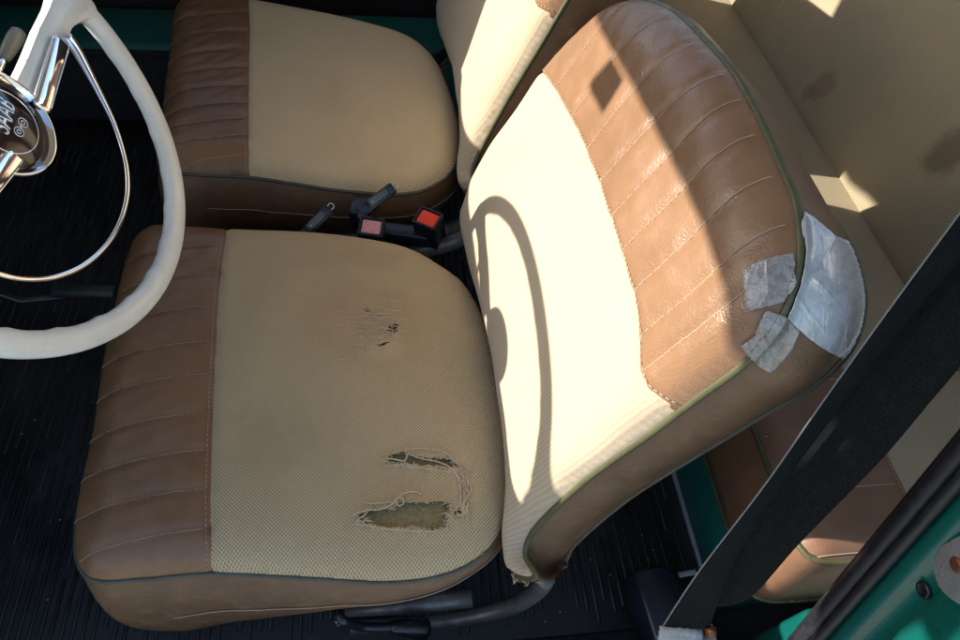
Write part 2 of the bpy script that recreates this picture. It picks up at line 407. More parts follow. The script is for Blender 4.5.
BVH = {}
def make_cushion(root, S, outline, seam, pleats, holes, fab, depth_front, depth_rear, seed, H=.030, label=None, pleat_x=None, pipe='piping_grey'):
    out = resample(outline, 260, True)
    yl = outline[:, 1].min(); yh = outline[:, 1].max(); xl = outline[:, 0].min(); xr = outline[:, 0].max()
    fs = polyline_fn(seam, 1, 0)
    def hf(P, groove=True):
        d = seg_dist(P, out)
        sd = P[:, 0]-fs(P)                      # <0 : vinyl
        front = np.clip((P[:, 0]-xl)/.09, 0, 1)
        h = edge_round(d, .042, H)
        cx, cy = (xl+xr)/2, (yl+yh)/2
        h += .012*np.clip(1-((P[:, 0]-cx)/.26)**2, 0, 1)*np.clip(1-((P[:, 1]-cy)/.24)**2, 0, 1)
        h += .0016*smooth_noise(P, 42, seed)*np.clip(d/.03, 0, 1)
        h -= .0030*np.exp(-(sd/.0035)**2)
        v = sd < 0
        g = np.zeros(len(P)); 
        for yp in pleats:
            yy = yp-.018*np.clip(-sd/.12, 0, 1)**2
            g += np.exp(-((P[:, 1]-yy)/.0030)**2)
        h -= np.where(v, .0022*g*np.clip(d/.02, 0, 1), 0)
        dn = np.full(len(P), 1.)
        for yp in pleats: dn = np.minimum(dn, np.abs(P[:, 1]-(yp-.018*np.clip(-sd/.12, 0, 1)**2)))
        h += np.where(v, (.0008*(1-(1-np.clip(dn/.019, 0, 1))**2)+.0003*np.exp(-(dn/.006)**2)*np.sin(P[:, 0]*760+3*np.sin(P[:, 0]*90)))*np.clip(d/.02, 0, 1), 0)
        h += np.where(v, .0012*smooth_noise(P, 170, seed+5)+.0004*smooth_noise(P*np.array([1, .35]), 330, seed+8), 0)
        return h
    W, F = cdt_panel(out, [resample(seam, 70)], holes, .0055)
    hh = hf(W); P3 = S.p(W, hh)
    for hl in holes:                            # torn edges lift a little
        dd = seg_dist(W, hl); P3 = P3+S.N*(.0030*np.exp(-(dd/.005)**2)*(.45+.55*np.sin(W[:, 0]*330+W[:, 1]*210)))[:, None]
    c = W[F].mean(1); vin = c[:, 0] < fs(c)
    cushion = MB(); 
    # side boxing is the cushion body
    top = S.p(out, 0); inset = []
    cen = V((xl+xr)/2, (yl+yh)/2)
    rings = [top]; k = 7
    for i in range(1, k+1):
        t = i/k; dz = (depth_front+(depth_rear-depth_front)*np.clip((out[:, 0]-xl-.1)/(xr-xl-.16), 0, 1))*t
        dirn = (out-cen); dirn = dirn/np.linalg.norm(dirn, axis=1)[:, None]
        nearw = np.clip(-dirn[:, 1], 0, 1)**2*np.clip(1-(out[:, 0]-xl-.1)/(xr-xl-.16), 0, 1); bul = .010*math.sin(math.pi*t)-.022*t**2+nearw*.040*t
        wr = .0022*smooth_noise(out*1.0+t*.05, 90, seed+9)*math.sin(math.pi*t)
        rings.append(S.p(out+dirn*(bul+wr)[:, None], -dz))
    b = loft(rings, True); n = len(out); base = len(b.v)-n
    b.f.append(tuple(base+i for i in range(n)))
    vs, fs_ = fixnormals(b.v, b.f); bb = MB(); bb.add(vs, fs_, b.uv)
    body = bb.build('seat_cushion', MT['vinyl_side'], root)
    a = MB(); a.add(*[x for x in sub(F, vin, P3, W)][:3]); a.build('vinyl_panel', MT['vinyl'], body)
    a = MB(); a.add(*sub(F, ~vin, P3, W)); a.build('fabric_panel', fab, body)
    tube(S.p(out, .0012)+0, .0026, 8, True).build('piping', MT[pipe], body)
    st = MB()
    sm = resample(seam, 260)+V(-.004, 0); sm = sm[inside(sm, out)]; dashes(S.p(sm, hf(sm)+.0004), st, .00045, .0036, .0022)
    for yp in pleats:
        xs = np.linspace(xl+.012, fs(V(0, yp)[None])[0]-.006, 40); xs0 = xs-fs(np.stack([xs, np.full(40, yp)], 1))
        q = np.stack([xs, yp-.018*np.clip(-xs0/.12, 0, 1)**2], 1); q = q[inside(q, out)]
        if len(q) > 3: q = resample(q, 90); tube(S.p(q, hf(q)+.0008), .00036, 5, mb=st, caps=False)
    st.build('stitching', MT['thread_dull'], body)
    # thread along the boxing
    ring = np.array(rings[3]); sel = [i for i in range(len(out)) if ring[i][1] < yl+.10 and ring[i][0] > xl+.1] if S.O[1] > -9 else []
    if sel:
        q = ring[sel]; q = q[np.argsort(q[:, 0])]; dashes(q+V(0, -.0015, -.004), MB(), .0005)
        mb = MB(); tube(resample(q+V(0, -.0012, 0), 90), .0006, 5, mb=mb); mb.build('seam_thread', MT['thread_dull'], body)
    BVH[root.name] = BVHTree.FromPolygons([tuple(p) for p in P3], [tuple(int(i) for i in f) for f in F])
    return body, hf, out

# ---- driver seat cushion
ds = thing('front_seat', (-.08, .06, .10), 'brown vinyl and tan fabric driver seat behind the steering wheel, cushion torn and backrest taped', 'car seat', 'front car seats')
SD_ = Surf((0, 0, .28), (1, 0, 0), (0, 1, 0), (0, 0, 1))
dpx = [(115, 310), (108, 340), (100, 390), (94, 432), (84, 478), (77, 513), (75, 551), (84, 574), (103, 581), (150, 578), (211, 573), (300, 577), (383, 582), (433, 577), (467, 565), (492, 545), (506, 518), (511, 494), (513, 470), (511, 430), (504, 390), (494, 345), (479, 310), (462, 285), (440, 269), (420, 257), (395, 248), (350, 240), (300, 235), (230, 232), (165, 228), (143, 234), (130, 250), (121, 282)]
duv = np.array([SD_.uv(*p, .004) for p in dpx]); dout = spline(duv, 260, True)
dseam = [SD_.uv(x, y, .030) for x, y in [(212, 573), (210.5, 545), (211, 500), (213, 450), (215, 400), (217, 360), (219, 310), (222, 270), (226, 238), (227, 227)]]
dseam[0] = SD_.uv(211, 583, 0); dseam[-1] = SD_.uv(227, 220, 0)
dpl = [SD_.uv(213, y, .035)[1] for y in (527, 488, 450, 413, 375, 342, 307, 273, 243)]
hc = .040
def Q(l): return [SD_.uv(x, y, hc) for x, y in l]
T1 = [(353, 519.5), (357, 514), (367, 508.6), (378, 507.5), (392, 506.5), (398, 503), (405, 500), (420, 500.5), (437, 500), (451, 501), (449, 512), (446, 524), (441, 527.6), (433, 527.8), (415, 526), (395, 525.5), (375, 524), (361.5, 523), (369, 516)]
T2 = [(385.6, 462.7), (389, 456), (393, 452.5), (405, 451.7), (414, 454), (425, 456), (440, 456.5), (451, 458), (456, 462), (460, 466), (450, 466.5), (442.5, 467), (425, 464), (407.5, 463.5), (395, 463)]
T3 = [(460, 505.3), (462.5, 510.8), (459, 514), (453, 511), (457, 507)]
T4 = [(387, 330), (391, 325), (394, 321.5), (397, 324), (399, 330), (395, 334.5), (389, 335)]
T5 = [(376, 345.5), (383, 343.6), (391, 343.8), (384, 345.9)]
T6 = [(363, 309), (368, 308), (370, 311), (366, 313)]
holes = [resample(np.array(Q(t)), 60, True) for t in (T1, T2)]+[resample(np.array(Q(t)), 22, True) for t in (T3, T4, T5, T6)]
for h_ in holes: h_ += rng.uniform(-.0005, .0005, h_.shape)
w1 = SD_.uv(365, 320, hc); w2 = SD_.uv(465, 480, hc); w3 = SD_.uv(390, 490, hc); w4 = SD_.uv(384, 345, hc)
FAB_D = fabric('tan woven seat fabric', worn=[(w1[0], w1[1], .055, .045, .7, .2), (w2[0], w2[1], .018, .05, .7, .2), (w4[0], w4[1], .03, .03, .7, .2)],
               stains_shade=[((w1[0], w1[1], .12, .09, .9, .2), (.40, .24, .115), .42), ((w3[0]+.02, w3[1], .11, .07, .9, .2), (.44, .27, .125), .36), ((w1[0]-.09, w1[1]-.16, .10, .08, .9, .3), (.30, .22, .13), .3), ((-.03, .22, .12, .04, .9, .3), (.34, .24, .13), .25)])
dbody, hfd, doutr = make_cushion(ds, SD_, dout, np.array(dseam), dpl, holes, FAB_D, .195, .040, 3)
# foam showing in the tears
fm = MB(); lo = np.min([h.min(0) for h in holes], 0)-.02; hi = np.max([h.max(0) for h in holes], 0)+.02
gx, gy = np.meshgrid(np.linspace(lo[0], hi[0], 60), np.linspace(lo[1], hi[1], 70)); G = np.stack([gx.ravel(), gy.ravel()], 1)
gz = hfd(G)-.0055+.0006*smooth_noise(G, 300, 4)
fm.add(SD_.p(G, gz), [(j*60+i, j*60+i+1, (j+1)*60+i+1, (j+1)*60+i) for j in range(69) for i in range(59)], G)
fm.build('foam_padding', MT['foam'], dbody, label='olive foam padding showing through the tears')
# loose yarn round the tears
def cpt(x, y, dz=.0008):
    q = SD_.uv(x, y, hc); return SD_.p(q, hfd(q[None])+dz)[0]
yarn = MB()
def yarn_px(l, r=.0006, arch=.0015, n=24):
    P = spline([cpt(x, y) for x, y in l], n); t = np.linspace(0, math.pi, n); P[:, 2] += arch*np.sin(t); tube(P, r, 5, mb=yarn)
def zz(ox, oy, s, l): return [(ox+x/s, oy+y/s) for x, y in l]
Z = lambda l: zz(320, 420, 4.572, l)
yarn_px(Z([(190, 365), (230, 375), (300, 372), (345, 362)]), .0007); yarn_px(Z([(150, 430), (200, 408), (280, 402), (330, 380), (345, 360), (370, 352), (384, 372), (368, 388), (350, 380), (355, 355), (385, 330), (430, 322), (468, 332)]), .0008, .003, 50)
yarn_px(Z([(300, 170), (340, 178), (380, 186), (396, 170), (392, 140)]), .0008, .002); yarn_px(Z([(400, 150), (440, 165), (490, 178), (530, 185), (570, 198), (600, 215), (640, 260), (660, 300)]), .0007, .001, 40)
yarn_px(Z([(440, 155), (500, 170), (510, 185)]), .0006); yarn_px(Z([(600, 210), (635, 265), (645, 330), (638, 380), (610, 410), (590, 450), (578, 490)]), .0007, .001, 40)
yarn_px(Z([(640, 232), (680, 275), (695, 310), (670, 350), (640, 385)]), .0007, .001, 30); yarn_px(Z([(140, 465), (200, 470), (300, 487), (420, 497), (520, 498), (575, 485)]), .0008, .0004, 40)
yarn_px(Z([(300, 205), (360, 202), (430, 212), (520, 222), (600, 232)]), .0007, .0004, 30); yarn_px(Z([(150, 425), (190, 412), (215, 410)]), .0007); yarn_px(Z([(160, 450), (200, 430), (216, 412)]), .0007)
yarn_px(Z([(330, 150), (400, 132), (480, 128), (560, 140), (610, 175), (640, 212)]), .0006, .0008, 30)
for tear, cnt in ((T1, 60), (T2, 46), (T3, 10), (T4, 14)):
    L = resample(np.array(tear, float), 400, True); cen = L.mean(0)
    for _ in range(cnt):
        i = rng.integers(0, 400); a = L[i]; horiz = rng.uniform(-1, 1)
        ln = rng.uniform(2, 9); ang = rng.normal(0, .22)+(0 if horiz > 0 else math.pi)
        if rng.random() < .25: ang += rng.choice([-1, 1])*rng.uniform(.7, 1.5); ln *= .5
        b_ = a+V(math.cos(ang), math.sin(ang))*ln; mid = (a+b_)/2+rng.normal(0, .6, 2)
        yarn_px([tuple(a), tuple(mid), tuple(b_)], rng.uniform(.0003, .0006), rng.uniform(.0002, .0012), 8)
for tear, cnt in ((T1, 60), (T2, 46), (T3, 10), (T4, 12)):   # fringe of short fibres on the torn edge
    L = resample(np.array(tear, float), 500, True); cen = L.mean(0)
    for _ in range(cnt):
        a = L[rng.integers(0, 500)]; inw = (cen-a)/np.linalg.norm(cen-a); ang = math.atan2(inw[1], inw[0])+rng.normal(0, .9); ln = rng.uniform(1.0, 4.2)
        e = a+V(math.cos(ang), math.sin(ang))*ln; o_ = a-V(math.cos(ang), math.sin(ang))*rng.uniform(.5, 2.5)
        yarn_px([tuple(o_), tuple((o_+e)/2+rng.normal(0, .5, 2)), tuple(e)], rng.uniform(.0003, .00055), rng.uniform(.0004, .002), 7)
for _ in range(120):    # pulled horizontal threads of the worn patch
    x0 = rng.normal(368, 17); y0 = rng.normal(326, 15); ln = rng.uniform(3, 13)
    if not (335 < x0 < 402 and 300 < y0 < 362): continue
    yarn_px([(x0, y0), (x0+ln/2, y0+rng.normal(0, .5)), (x0+ln, y0+rng.normal(0, .7))], rng.uniform(.0003, .0005), .0006, 7)
for _ in range(46):
    x0 = rng.normal(466, 3.5); y0 = rng.uniform(462, 512); ang = rng.normal(1.45, .4); ln = rng.uniform(4, 14)
    yarn_px([(x0, y0), (x0+math.cos(ang)*ln/2+rng.normal(0, .8), y0+math.sin(ang)*ln/2), (x0+math.cos(ang)*ln, y0+math.sin(ang)*ln)], rng.uniform(.0003, .0005), .001, 7)
yarn.build('frayed_threads', MT['yarn'], dbody)

# ---- backrests
BO = V(.133, 0, .30); BN = nrm(V(-1, 0, .4)); BU = V(0, 1, 0); BV = nrm(V(.4, 0, 1))
bpx = [(538, 577), (527, 556), (533, 534), (555, 509), (586, 481), (617, 458), (646, 438), (695, 401), (743, 366), (774, 333), (788, 308), (798, 280), (802, 249), (798, 207), (788, 180), (775, 150), (756, 109), (734, 72), (709, 44), (684, 19), (662, 6), (641, 2), (619, 9), (598, 25), (574, 48), (550, 75), (520, 118), (497, 147), (480, 180), (473, 203), (468, 225), (475, 265), (490, 312), (503, 360), (509, 405), (514, 440), (516, 485), (511, 531), (513, 559), (518, 575)]
# rear outline thickness at every front control point
bth = [.072, .074, .074, .072, .070, .070, .07, .075, .08, .082, .084, .084, .084, .084, .084, .084, .084, .084, .084, .084, .084, .08, .08, .08, .08, .08, .08, .075, .07, .06, .05, .05, .05, .05, .05, .05, .05, .05, .04, .036]
bseam_px = [(548, 76), (552, 78), (566, 95), (580, 118), (592, 139), (602, 163), (612, 185), (620, 208), (629, 234), (638, 264), (644, 290), (649, 312), (650.5, 335), (650, 355), (649, 372), (652, 388), (661, 401), (671, 413), (676, 420)]
bpl_px = [(563, 88), (580, 118), (598, 149), (612, 183), (627, 214), (637, 248), (645, 290), (654, 331), (657, 364)]

def make_backrest(root, dy, fab, seed, name, zoff=0.):
    S = Surf(BO+V(0, dy, zoff), BU, BV, BN); S0 = Surf(BO, BU, BV, BN)
    ctrl = np.array([S0.uv(*p, 0) for p in bpx]); out = spline(ctrl, 320, True)
    th = spline(np.stack([np.array(bth), np.arange(len(bth))*1.0], 1), 320, False)[:, 0]
    # thickness resampled in the same parameter as the outline
    L = np.concatenate([[0], np.cumsum(np.linalg.norm(np.diff(np.vstack([ctrl, ctrl[:1]]), axis=0), axis=1))])
    thick = np.interp(np.linspace(0, L[-1], 320, endpoint=False), L, bth+bth[:1])
    seam = np.array([S0.uv(x, y, .02) for x, y in bseam_px]); seam[0] = S0.uv(545, 72, 0); seam[-1] = S0.uv(673, 424, 0)
    fs = polyline_fn(seam, 0, 1)
    pl = [S0.uv(*p, .025)[0] for p in bpl_px]
    vmax = out[:, 1].max(); vmin = out[:, 1].min(); uc = (out[:, 0].min()+out[:, 0].max())/2
    def hf(P):
        d = seg_dist(P, out)
        h = edge_round(d, .045, .026)
        h += .014*np.clip(1-((P[:, 0]-uc)/.27)**2, 0, 1)*np.clip(1-((P[:, 1]-.2)/.24)**2, 0, 1)
        sd = P[:, 1]-fs(P); v = sd > 0
        h -= .0028*np.exp(-(sd/.0035)**2)
        g = np.zeros(len(P))
        for u in pl: g += np.exp(-((P[:, 0]-u)/.003)**2)
        h -= np.where(v, .0022*g*np.clip(d/.02, 0, 1), 0)
        h += .0018*smooth_noise(P, 38, seed)*np.clip(d/.03, 0, 1)
        dn = np.full(len(P), 1.)
        for u in pl: dn = np.minimum(dn, np.abs(P[:, 0]-u))
        h += np.where(v, (.0005*(1-(1-np.clip(dn/.019, 0, 1))**2)+.0002*np.exp(-(dn/.006)**2)*np.sin(P[:, 1]*760+3*np.sin(P[:, 1]*90)))*np.clip(d/.02, 0, 1), 0)
        h += np.where(v, .0007*smooth_noise(P, 160, seed+2)+.0004*smooth_noise(P*np.array([.4, 1]), 330, seed+4), 0)
        h += np.where(v, 0, .0022*smooth_noise(P, 60, seed+12)*np.exp(-(d/.05)**2)*np.clip(d/.01, 0, 1))
        return h
    W, F = cdt_panel(out, [resample(seam, 70)], (), .0055)
    P3 = S.p(W, hf(W)); c = W[F].mean(1); vin = c[:, 1] > fs(c)
    # body: boxing between the two pipings and the back board
    cen = V(uc, (vmax+vmin)/2); dirn = out-cen; dirn /= np.linalg.norm(dirn, axis=1)[:, None]
    front = S.p(out, 0); rings = [front]; k = 8
    topw = np.clip((out[:, 1]-.15)/.15, 0, 1)
    for i in range(1, k+1):
        t = i/k; bul = .009*math.sin(math.pi*t)
        wr = .0030*smooth_noise(out*np.array([1, 2.2])+t*.03, 55, seed+7)*math.sin(math.pi*t)
        rq = out.copy(); low = out[:, 1] < .12; rq[low, 0] = np.maximum(out[low, 0], -.172); rq[:, 1] -= .050*np.clip(1-out[:, 1]/.24, 0, 1)*np.clip((-.05-out[:, 0])/.10, 0, 1); rq[:, 1] -= .036*topw*np.clip(dirn[:, 1], 0, 1)**3
        rings.append(S.p(out+(rq-out)*t+dirn*(bul+wr)[:, None], -thick*t))
    back = S.p(out*.0+cen+(rq-cen)*.93+0, -thick-.006)
    b = loft(rings+[back], True); n = len(out); base = len(b.v)-n; b.f.append(tuple(base+i for i in range(n)))
    vs, f_ = fixnormals(b.v, b.f); bb = MB(); bb.add(vs, f_, b.uv); body = bb.build('backrest', MT['vinyl_side'], root)
    m = MB(); m.add(*sub(F, vin, P3, W, S.flip)); m.build('vinyl_panel', MT['vinyl_back'], body)
    m = MB(); m.add(*sub(F, ~vin, P3, W, S.flip)); m.build('fabric_panel', fab, body)
    fpm = tube(S.p(out, .0015), .0034, 8, True); fpm.build('piping', MT['piping'], body)
    rr = np.array(rings[-1]); tube(rr, .0028, 8, True).build('rear_piping', MT['piping_grey'], body)
    st = MB(); sm = resample(seam, 260)+V(0, .004); sm = sm[inside(sm, out)]; dashes(S.p(sm, hf(sm)+.0006), st, .0006, .0034, .002)
    for u in pl:
        v0 = fs(V(u, 0)[None])[0]+.005; vs_ = np.linspace(v0, vmax, 260); q = np.stack([np.full(260, u)+.006*np.clip((vs_-.30)/.11, 0, 1)**2*np.sign(u-.05)*-1, vs_], 1); q = q[inside(q, out)]
        q = q[seg_dist(q, out) > .002]
        if len(q) > 4: tube(S.p(q, hf(q)+.0006+.0010*np.clip(1-seg_dist(q, out)/.03, 0, 1)), .00038, 5, mb=st, caps=False)
    st.build('stitching', MT['thread'], body)
    allv = list(map(tuple, P3)); allf = [tuple(int(i) for i in f) for f in F]; o_ = len(allv)
    rv = [tuple(p) for p in b.v]; allv += rv; allf += [tuple(i+o_ for i in f) for f in b.f[:-1]]; o_ = len(allv); allv += list(fpm.v); allf += [tuple(i+o_ for i in f) for f in fpm.f]
    BVH[name] = BVHTree.FromPolygons(allv, allf)
    return body, S, hf, out, rings
FAB_B = fabric('pale woven backrest fabric', (.43, .36, .255), (.22, .17, .105), .0042, contrast=.5, lines=True, bumpd=.0002)
dback, SB, hfb, bout, brings = make_backrest(ds, 0, FAB_B, 11, 'dback')
# tape patches stuck on the backrest corner
def tape(pxpoly, nm, mat, label, seed, lift=.0012):
    A = np.array(pxpoly, float); W, F = cdt_panel(resample(A, 120, True)+rng.normal(0, .15, (120, 2)), (), (), 1.5)
    vs = []; 
    for q in W:
        d = Vector(ray(*q)).normalized(); hit = BVH['dback'].ray_cast(Vector(CAM), d)
        if hit[0] is None: vs.append(None); continue
        nn = hit[1]; nn = nn if nn.dot(d) < 0 else -nn
        vs.append(np.array(hit[0])-np.array(d)*lift*2+np.array(nn)*lift)
    ok = [v for v in vs if v is not None]; idx = {}; out = []
    for i, v in enumerate(vs):
        if v is not None: idx[i] = len(out); out.append(v)
    Fk = [tuple(idx[int(i)] for i in f) for f in F if all(int(i) in idx for i in f)]
    out = np.array(out)
    # smooth so that the sheet bridges the piping like real tape
    nb = [set() for _ in out]
    for f in Fk:
        for a in f:
            nb[a].update(f)
    for it in range(14):
        out2 = out.copy()
        for i, s in enumerate(nb): 
            if s: out2[i] = out[list(s)].mean(0)
        toward = (CAM-out); toward /= np.linalg.norm(toward, axis=1)[:, None]
        dd = ((out2-out)*toward).sum(1); out = out+toward*np.clip(dd, -.0001, None)[:, None]
    uvs = W[[i for i in range(len(vs)) if vs[i] is not None]]*.0012
    cr = np.zeros(len(out))
    r = np.random.default_rng(seed)
    for _ in range(22):
        a = uvs[r.integers(len(uvs))]; th = r.uniform(-.4, 1.2)+math.pi/2*.6; nd = V(-math.sin(th), math.cos(th)); td = V(math.cos(th), math.sin(th))
        q = uvs-a; ln = r.uniform(.008, .03); cr += r.uniform(-.4, 1.)*.0008*np.exp(-((q@nd)/.0011)**2)*np.exp(-((q@td)/ln)**2)
    toward = (CAM-out); toward /= np.linalg.norm(toward, axis=1)[:, None]
    out = out+toward*cr[:, None]
    m = MB(); m.add(out, Fk, uvs); o = m.build(nm, mat, dback, label=label)
    md = o.modifiers.new('thickness', 'SOLIDIFY'); md.thickness = .0005; md.offset = 0
    return o
def tapemat(name, col, dirt, rough, a=.85):
    m = Mat(name); uv = m.uv(); st = m.noise(m.mapping(uv, (1, .12, 1), (0, 0, .35)), 420, 5, .7); n2 = m.noise(uv, 60, 5, .65, 1.0); n3 = m.noise(m.mapping(uv, (.2, 1, 1), (0, 0, .9)), 160, 4, .6)
    c = m.mix(m.ramp(n2, .42, .66, 0, .75), col, dirt); c = m.mix(m.ramp(st, .5, .7, 0, .3), c, (.72, .72, .70))
    b = m.bump(st, .00015, .5); b = m.bump(n2, .0007, .5, b); b = m.bump(n3, .0002, .5, b)
    vz = m.n('ShaderNodeTexVoronoi', feature='DISTANCE_TO_EDGE'); dv = m.n('ShaderNodeVectorMath', operation='MULTIPLY_ADD'); tn = m.n('ShaderNodeTexNoise'); m.l(uv, tn.inputs['Vector']); tn.inputs['Scale'].default_value = 30
    m.l(tn.outputs['Color'], dv.inputs[0]); dv.inputs[1].default_value = (.02,)*3; m.l(m.mapping(uv, (1, .45, 1), (0, 0, .5)), dv.inputs[2]); m.l(dv.outputs[0], vz.inputs['Vector']); vz.inputs['Scale'].default_value = 48
    b = m.bump(m.ramp(vz.outputs[0], 0, .05, 1, 0), .00022, .6, b)
    m.set(c, rough, .08, b, Specular_IOR_Level=.7, Coat_Weight=.7, Coat_Roughness=.12, Alpha=a); return m.m
TM = tapemat('silver tape', (.52, .54, .57), (.38, .385, .39), .17, .93); TM2 = tapemat('dirty clear tape', (.40, .39, .36), (.20, .16, .11), .16, .56)
zt = lambda l: zz(640, 180, 2.908, l)
tape(zt([(476, 94), (500, 108), (560, 160), (620, 188), (632, 215), (645, 260), (655, 320), (655, 390), (640, 440), (612, 500), (590, 521), (560, 505), (510, 475), (455, 430), (425, 400), (440, 370), (462, 310), (476, 250), (480, 200), (468, 130)]), 'tape_patch', TM, 'large whitish silver tape patch wrapped over the side of the backrest corner', 3)
tape(zt([(300, 262), (340, 240), (400, 220), (442, 212), (450, 250), (455, 300), (430, 345), (400, 358), (315, 381), (305, 330)]), 'tape_patch', TM2, 'small dirty clear tape piece on the brown backrest face', 5)
tape(zt([(362, 382), (375, 380), (420, 395), (462, 438), (440, 490), (395, 545), (375, 557), (345, 540), (310, 505), (293, 482), (330, 455), (345, 415)]), 'tape_patch', TM2, 'square dirty clear tape piece over the piping corner', 8)
# ragged flap at the bottom of the backrest
tt = MB()
for _ in range(26):
    a = py_(rng.uniform(513, 540), rng.uniform(573, 578), -.19); tube([a, a+V(*rng.normal(0, .003, 3))+V(0, 0, -.004), a+V(*rng.normal(0, .005, 3))+V(0, 0, -.008)], .0005, 4, mb=tt)
tt.build('ragged_edge', MT['yarn'], dback)

# seat frame of the driver seat: rail, tube arm, lever
fr = MB()
ta = [on(x, y, (0, -.178+.0, 0), (0, 1, 0)) for x, y in [(546, 579), (538, 590), (520, 603), (490, 613), (455, 620), (415, 624), (350, 628)]]
P = spline(ta, 60); tube(P, .0105, 14, mb=fr); fr.build('frame_tube', MT['steel'], ds); fr = MB()
ta = [on(x, y, (0, .30, 0), (0, 1, 0)) for x, y in [(485, 205), (470, 232), (450, 244), (425, 250), (395, 262)]]
tube(spline(ta, 40), .012, 14, mb=fr)
fo = fr.build('frame_tube', MT['steel'], ds)
c0 = py_(402, 606, -.165); c1 = py_(472, 598, -.165)
tube([c0-(c1-c0)*.8, c0, c1], [.006, .010, .012], 16).build('adjuster_tube', MT['steel'], ds)
a0 = py_(250, 650, -.18); a1 = py_(420, 632, -.18)
obox((a0+a1)/2-V(0, 0, .012), a1-a0, (0, 1, 0), (0, 0, 1), (np.linalg.norm(a1-a0), .022, .012), .002).build('seat_rail', MT['grey_metal'], ds)
b0 = py_(447, 628, -.175); b1 = py_(472, 624, -.175)
obox((b0+b1)/2, b1-b0, (0, 1, 0), (0, 0, 1), (.034, .008, .010), .001).build('rail_clip', MT['galv'], ds)
g0, g1, g2, g3 = [py_(x, y, -.195) for x, y in [(425, 629), (394, 627), (362, 627), (342, 620)]]
lev = MB(); tube([g0, g0+(g1-g0)*.12, g0+(g1-g0)*.5, g1, g1+(g1-g0)*.12], [.0125, .0135, .011, .0085, .006], 20, mb=lev); lev.build('lever_handle', MT['black'], ds)
tube(spline([g1, g2, g3, py_(338, 612, -.185)], 24), .0055, 12).build('lever_rod', MT['navy'], ds)
obox(py_(340, 622, -.188), (1, 0, 0), (0, 1, 0), (0, 0, 1), (.010, .006, .018), .001).build('lever_bracket', MT['grey_metal'], ds)
for (x, y) in ((-.24, -.10), (.06, -.10), (-.24, .25), (.06, .25)):
    obox((x, y, .13), (1, 0, 0), (0, 1, 0), (0, 0, 1), (.03, .02, .16), .002).build('leg', MT['steel'], ds)

# ---- passenger seat
ps = thing('front_seat', (-.1, .66, .10), 'intact brown and tan passenger seat beyond the belt buckles, with smooth unmarked cushion', 'car seat', 'front car seats')
ppx = [(163, 118), (166, 85), (170, 53), (172, 22), (177, 8), (190, 1), (211, -1), (250, 4), (317, 18), (367, 30), (402, 40), (423, 51), (438, 67), (448, 88), (455, 108), (460, 132), (459, 152), (453, 168), (441, 180), (420, 190), (395, 193), (370, 192), (330, 188), (299, 183), (250, 176), (210, 174), (179, 172), (163, 169), (158, 160), (159, 142)]
puv = np.array([SD_.uv(*p, .004) for p in ppx]); pout = spline(puv, 260, True)
pseam = [SD_.uv(x, y, .030) for x, y in [(249.5, 176), (249, 150), (249.5, 100), (250, 60), (250.5, 30), (250, 5)]]; pseam[0] = SD_.uv(249.5, 181, 0); pseam[-1] = SD_.uv(250, -3, 0)
ppl = [SD_.uv(240, y, .035)[1] for y in (150, 134, 118, 103, 86, 68, 50, 31, 11)]
st1 = SD_.uv(330, 95, hc)
FAB_P = fabric('clean tan seat fabric', (.74, .56, .32), (.30, .20, .095), .0036, stains_shade=[((st1[0], st1[1], .05, .09, .9, .3), (.45, .33, .17), .3)], contrast=.8, bumpd=.0006)
make_cushion(ps, SD_, pout, np.array(pseam), ppl, (), FAB_P, .12, .085, 23)
make_backrest(ps, .575, FAB_B, 31, 'pback')
pf = MB(); tube(spline([V(.16, .40, .27), V(.13, .40, .20), V(.06, .40, .17), V(-.1, .40, .165)], 40), .012, 12, mb=pf); pf.build('frame_tube', MT['steel'], ps); pf = MB(); tube(spline([V(.16, .87, .27), V(.13, .87, .20), V(.06, .87, .17), V(-.1, .87, .165)], 40), .012, 12, mb=pf)
pf.build('frame_tube', MT['steel'], ps)
for (x, y) in ((-.24, .46), (.06, .46), (-.24, .84), (.06, .84)):
    obox((x, y, .11), (1, 0, 0), (0, 1, 0), (0, 0, 1), (.03, .02, .12), .002).build('leg', MT['steel'], ps)

# ------------------------------------------------------------------ rear bench
rb = thing('rear_bench', (.6, .35, .05), 'brown and olive tan rear bench seat behind the two front seats', 'bench seat')
YN, YF = -.212, .93
def bar(x0, x1, y0, y1, z0, z1): return (V((x0+x1)/2, (y0+y1)/2, (z0+z1)/2), (x1-x0, y1-y0, z1-z0))
S_R = Surf((0, 0, .33), (1, 0, 0), (0, 1, 0), (0, 0, 1))
ro = spline([(.403, -.05), (.402, -.16), (.404, -.20), (.418, -.214), (.46, -.218), (.60, -.218), (.70, -.218), (.712, -.20), (.712, .3), (.712, .90), (.70, .93), (.5, .93), (.42, .93), (.404, .915), (.402, .6), (.402, .2)], 300, True)
rseam = np.array([(.5385, -.24), (.5375, 0), (.5375, .3), (.5375, .96)])
rpl = [pz(890, 484, .345)[1], pz(850, 529, .345)[1]]; dyp = .066; rpl = [rpl[0]+dyp*k for k in range(-1, 16)]
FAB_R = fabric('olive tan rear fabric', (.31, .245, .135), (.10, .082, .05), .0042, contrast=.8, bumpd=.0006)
def hfr(P):
    d = seg_dist(P, ro); h = edge_round(d, .03, .016); sd = P[:, 0]-.5375
    g = np.zeros(len(P))
    for y in rpl: g += np.exp(-((P[:, 1]-y)/.003)**2)
    h -= .0025*np.exp(-(sd/.0035)**2)+np.where(sd < 0, .0018*g, 0)
    return h+.0015*smooth_noise(P, 30, 77)*np.clip(d/.03, 0, 1)
W, F = cdt_panel(resample(ro, 300, True), [resample(rseam, 120)], (), .009)
P3 = S_R.p(W, hfr(W)); c = W[F].mean(1); vin = c[:, 0] < .5375
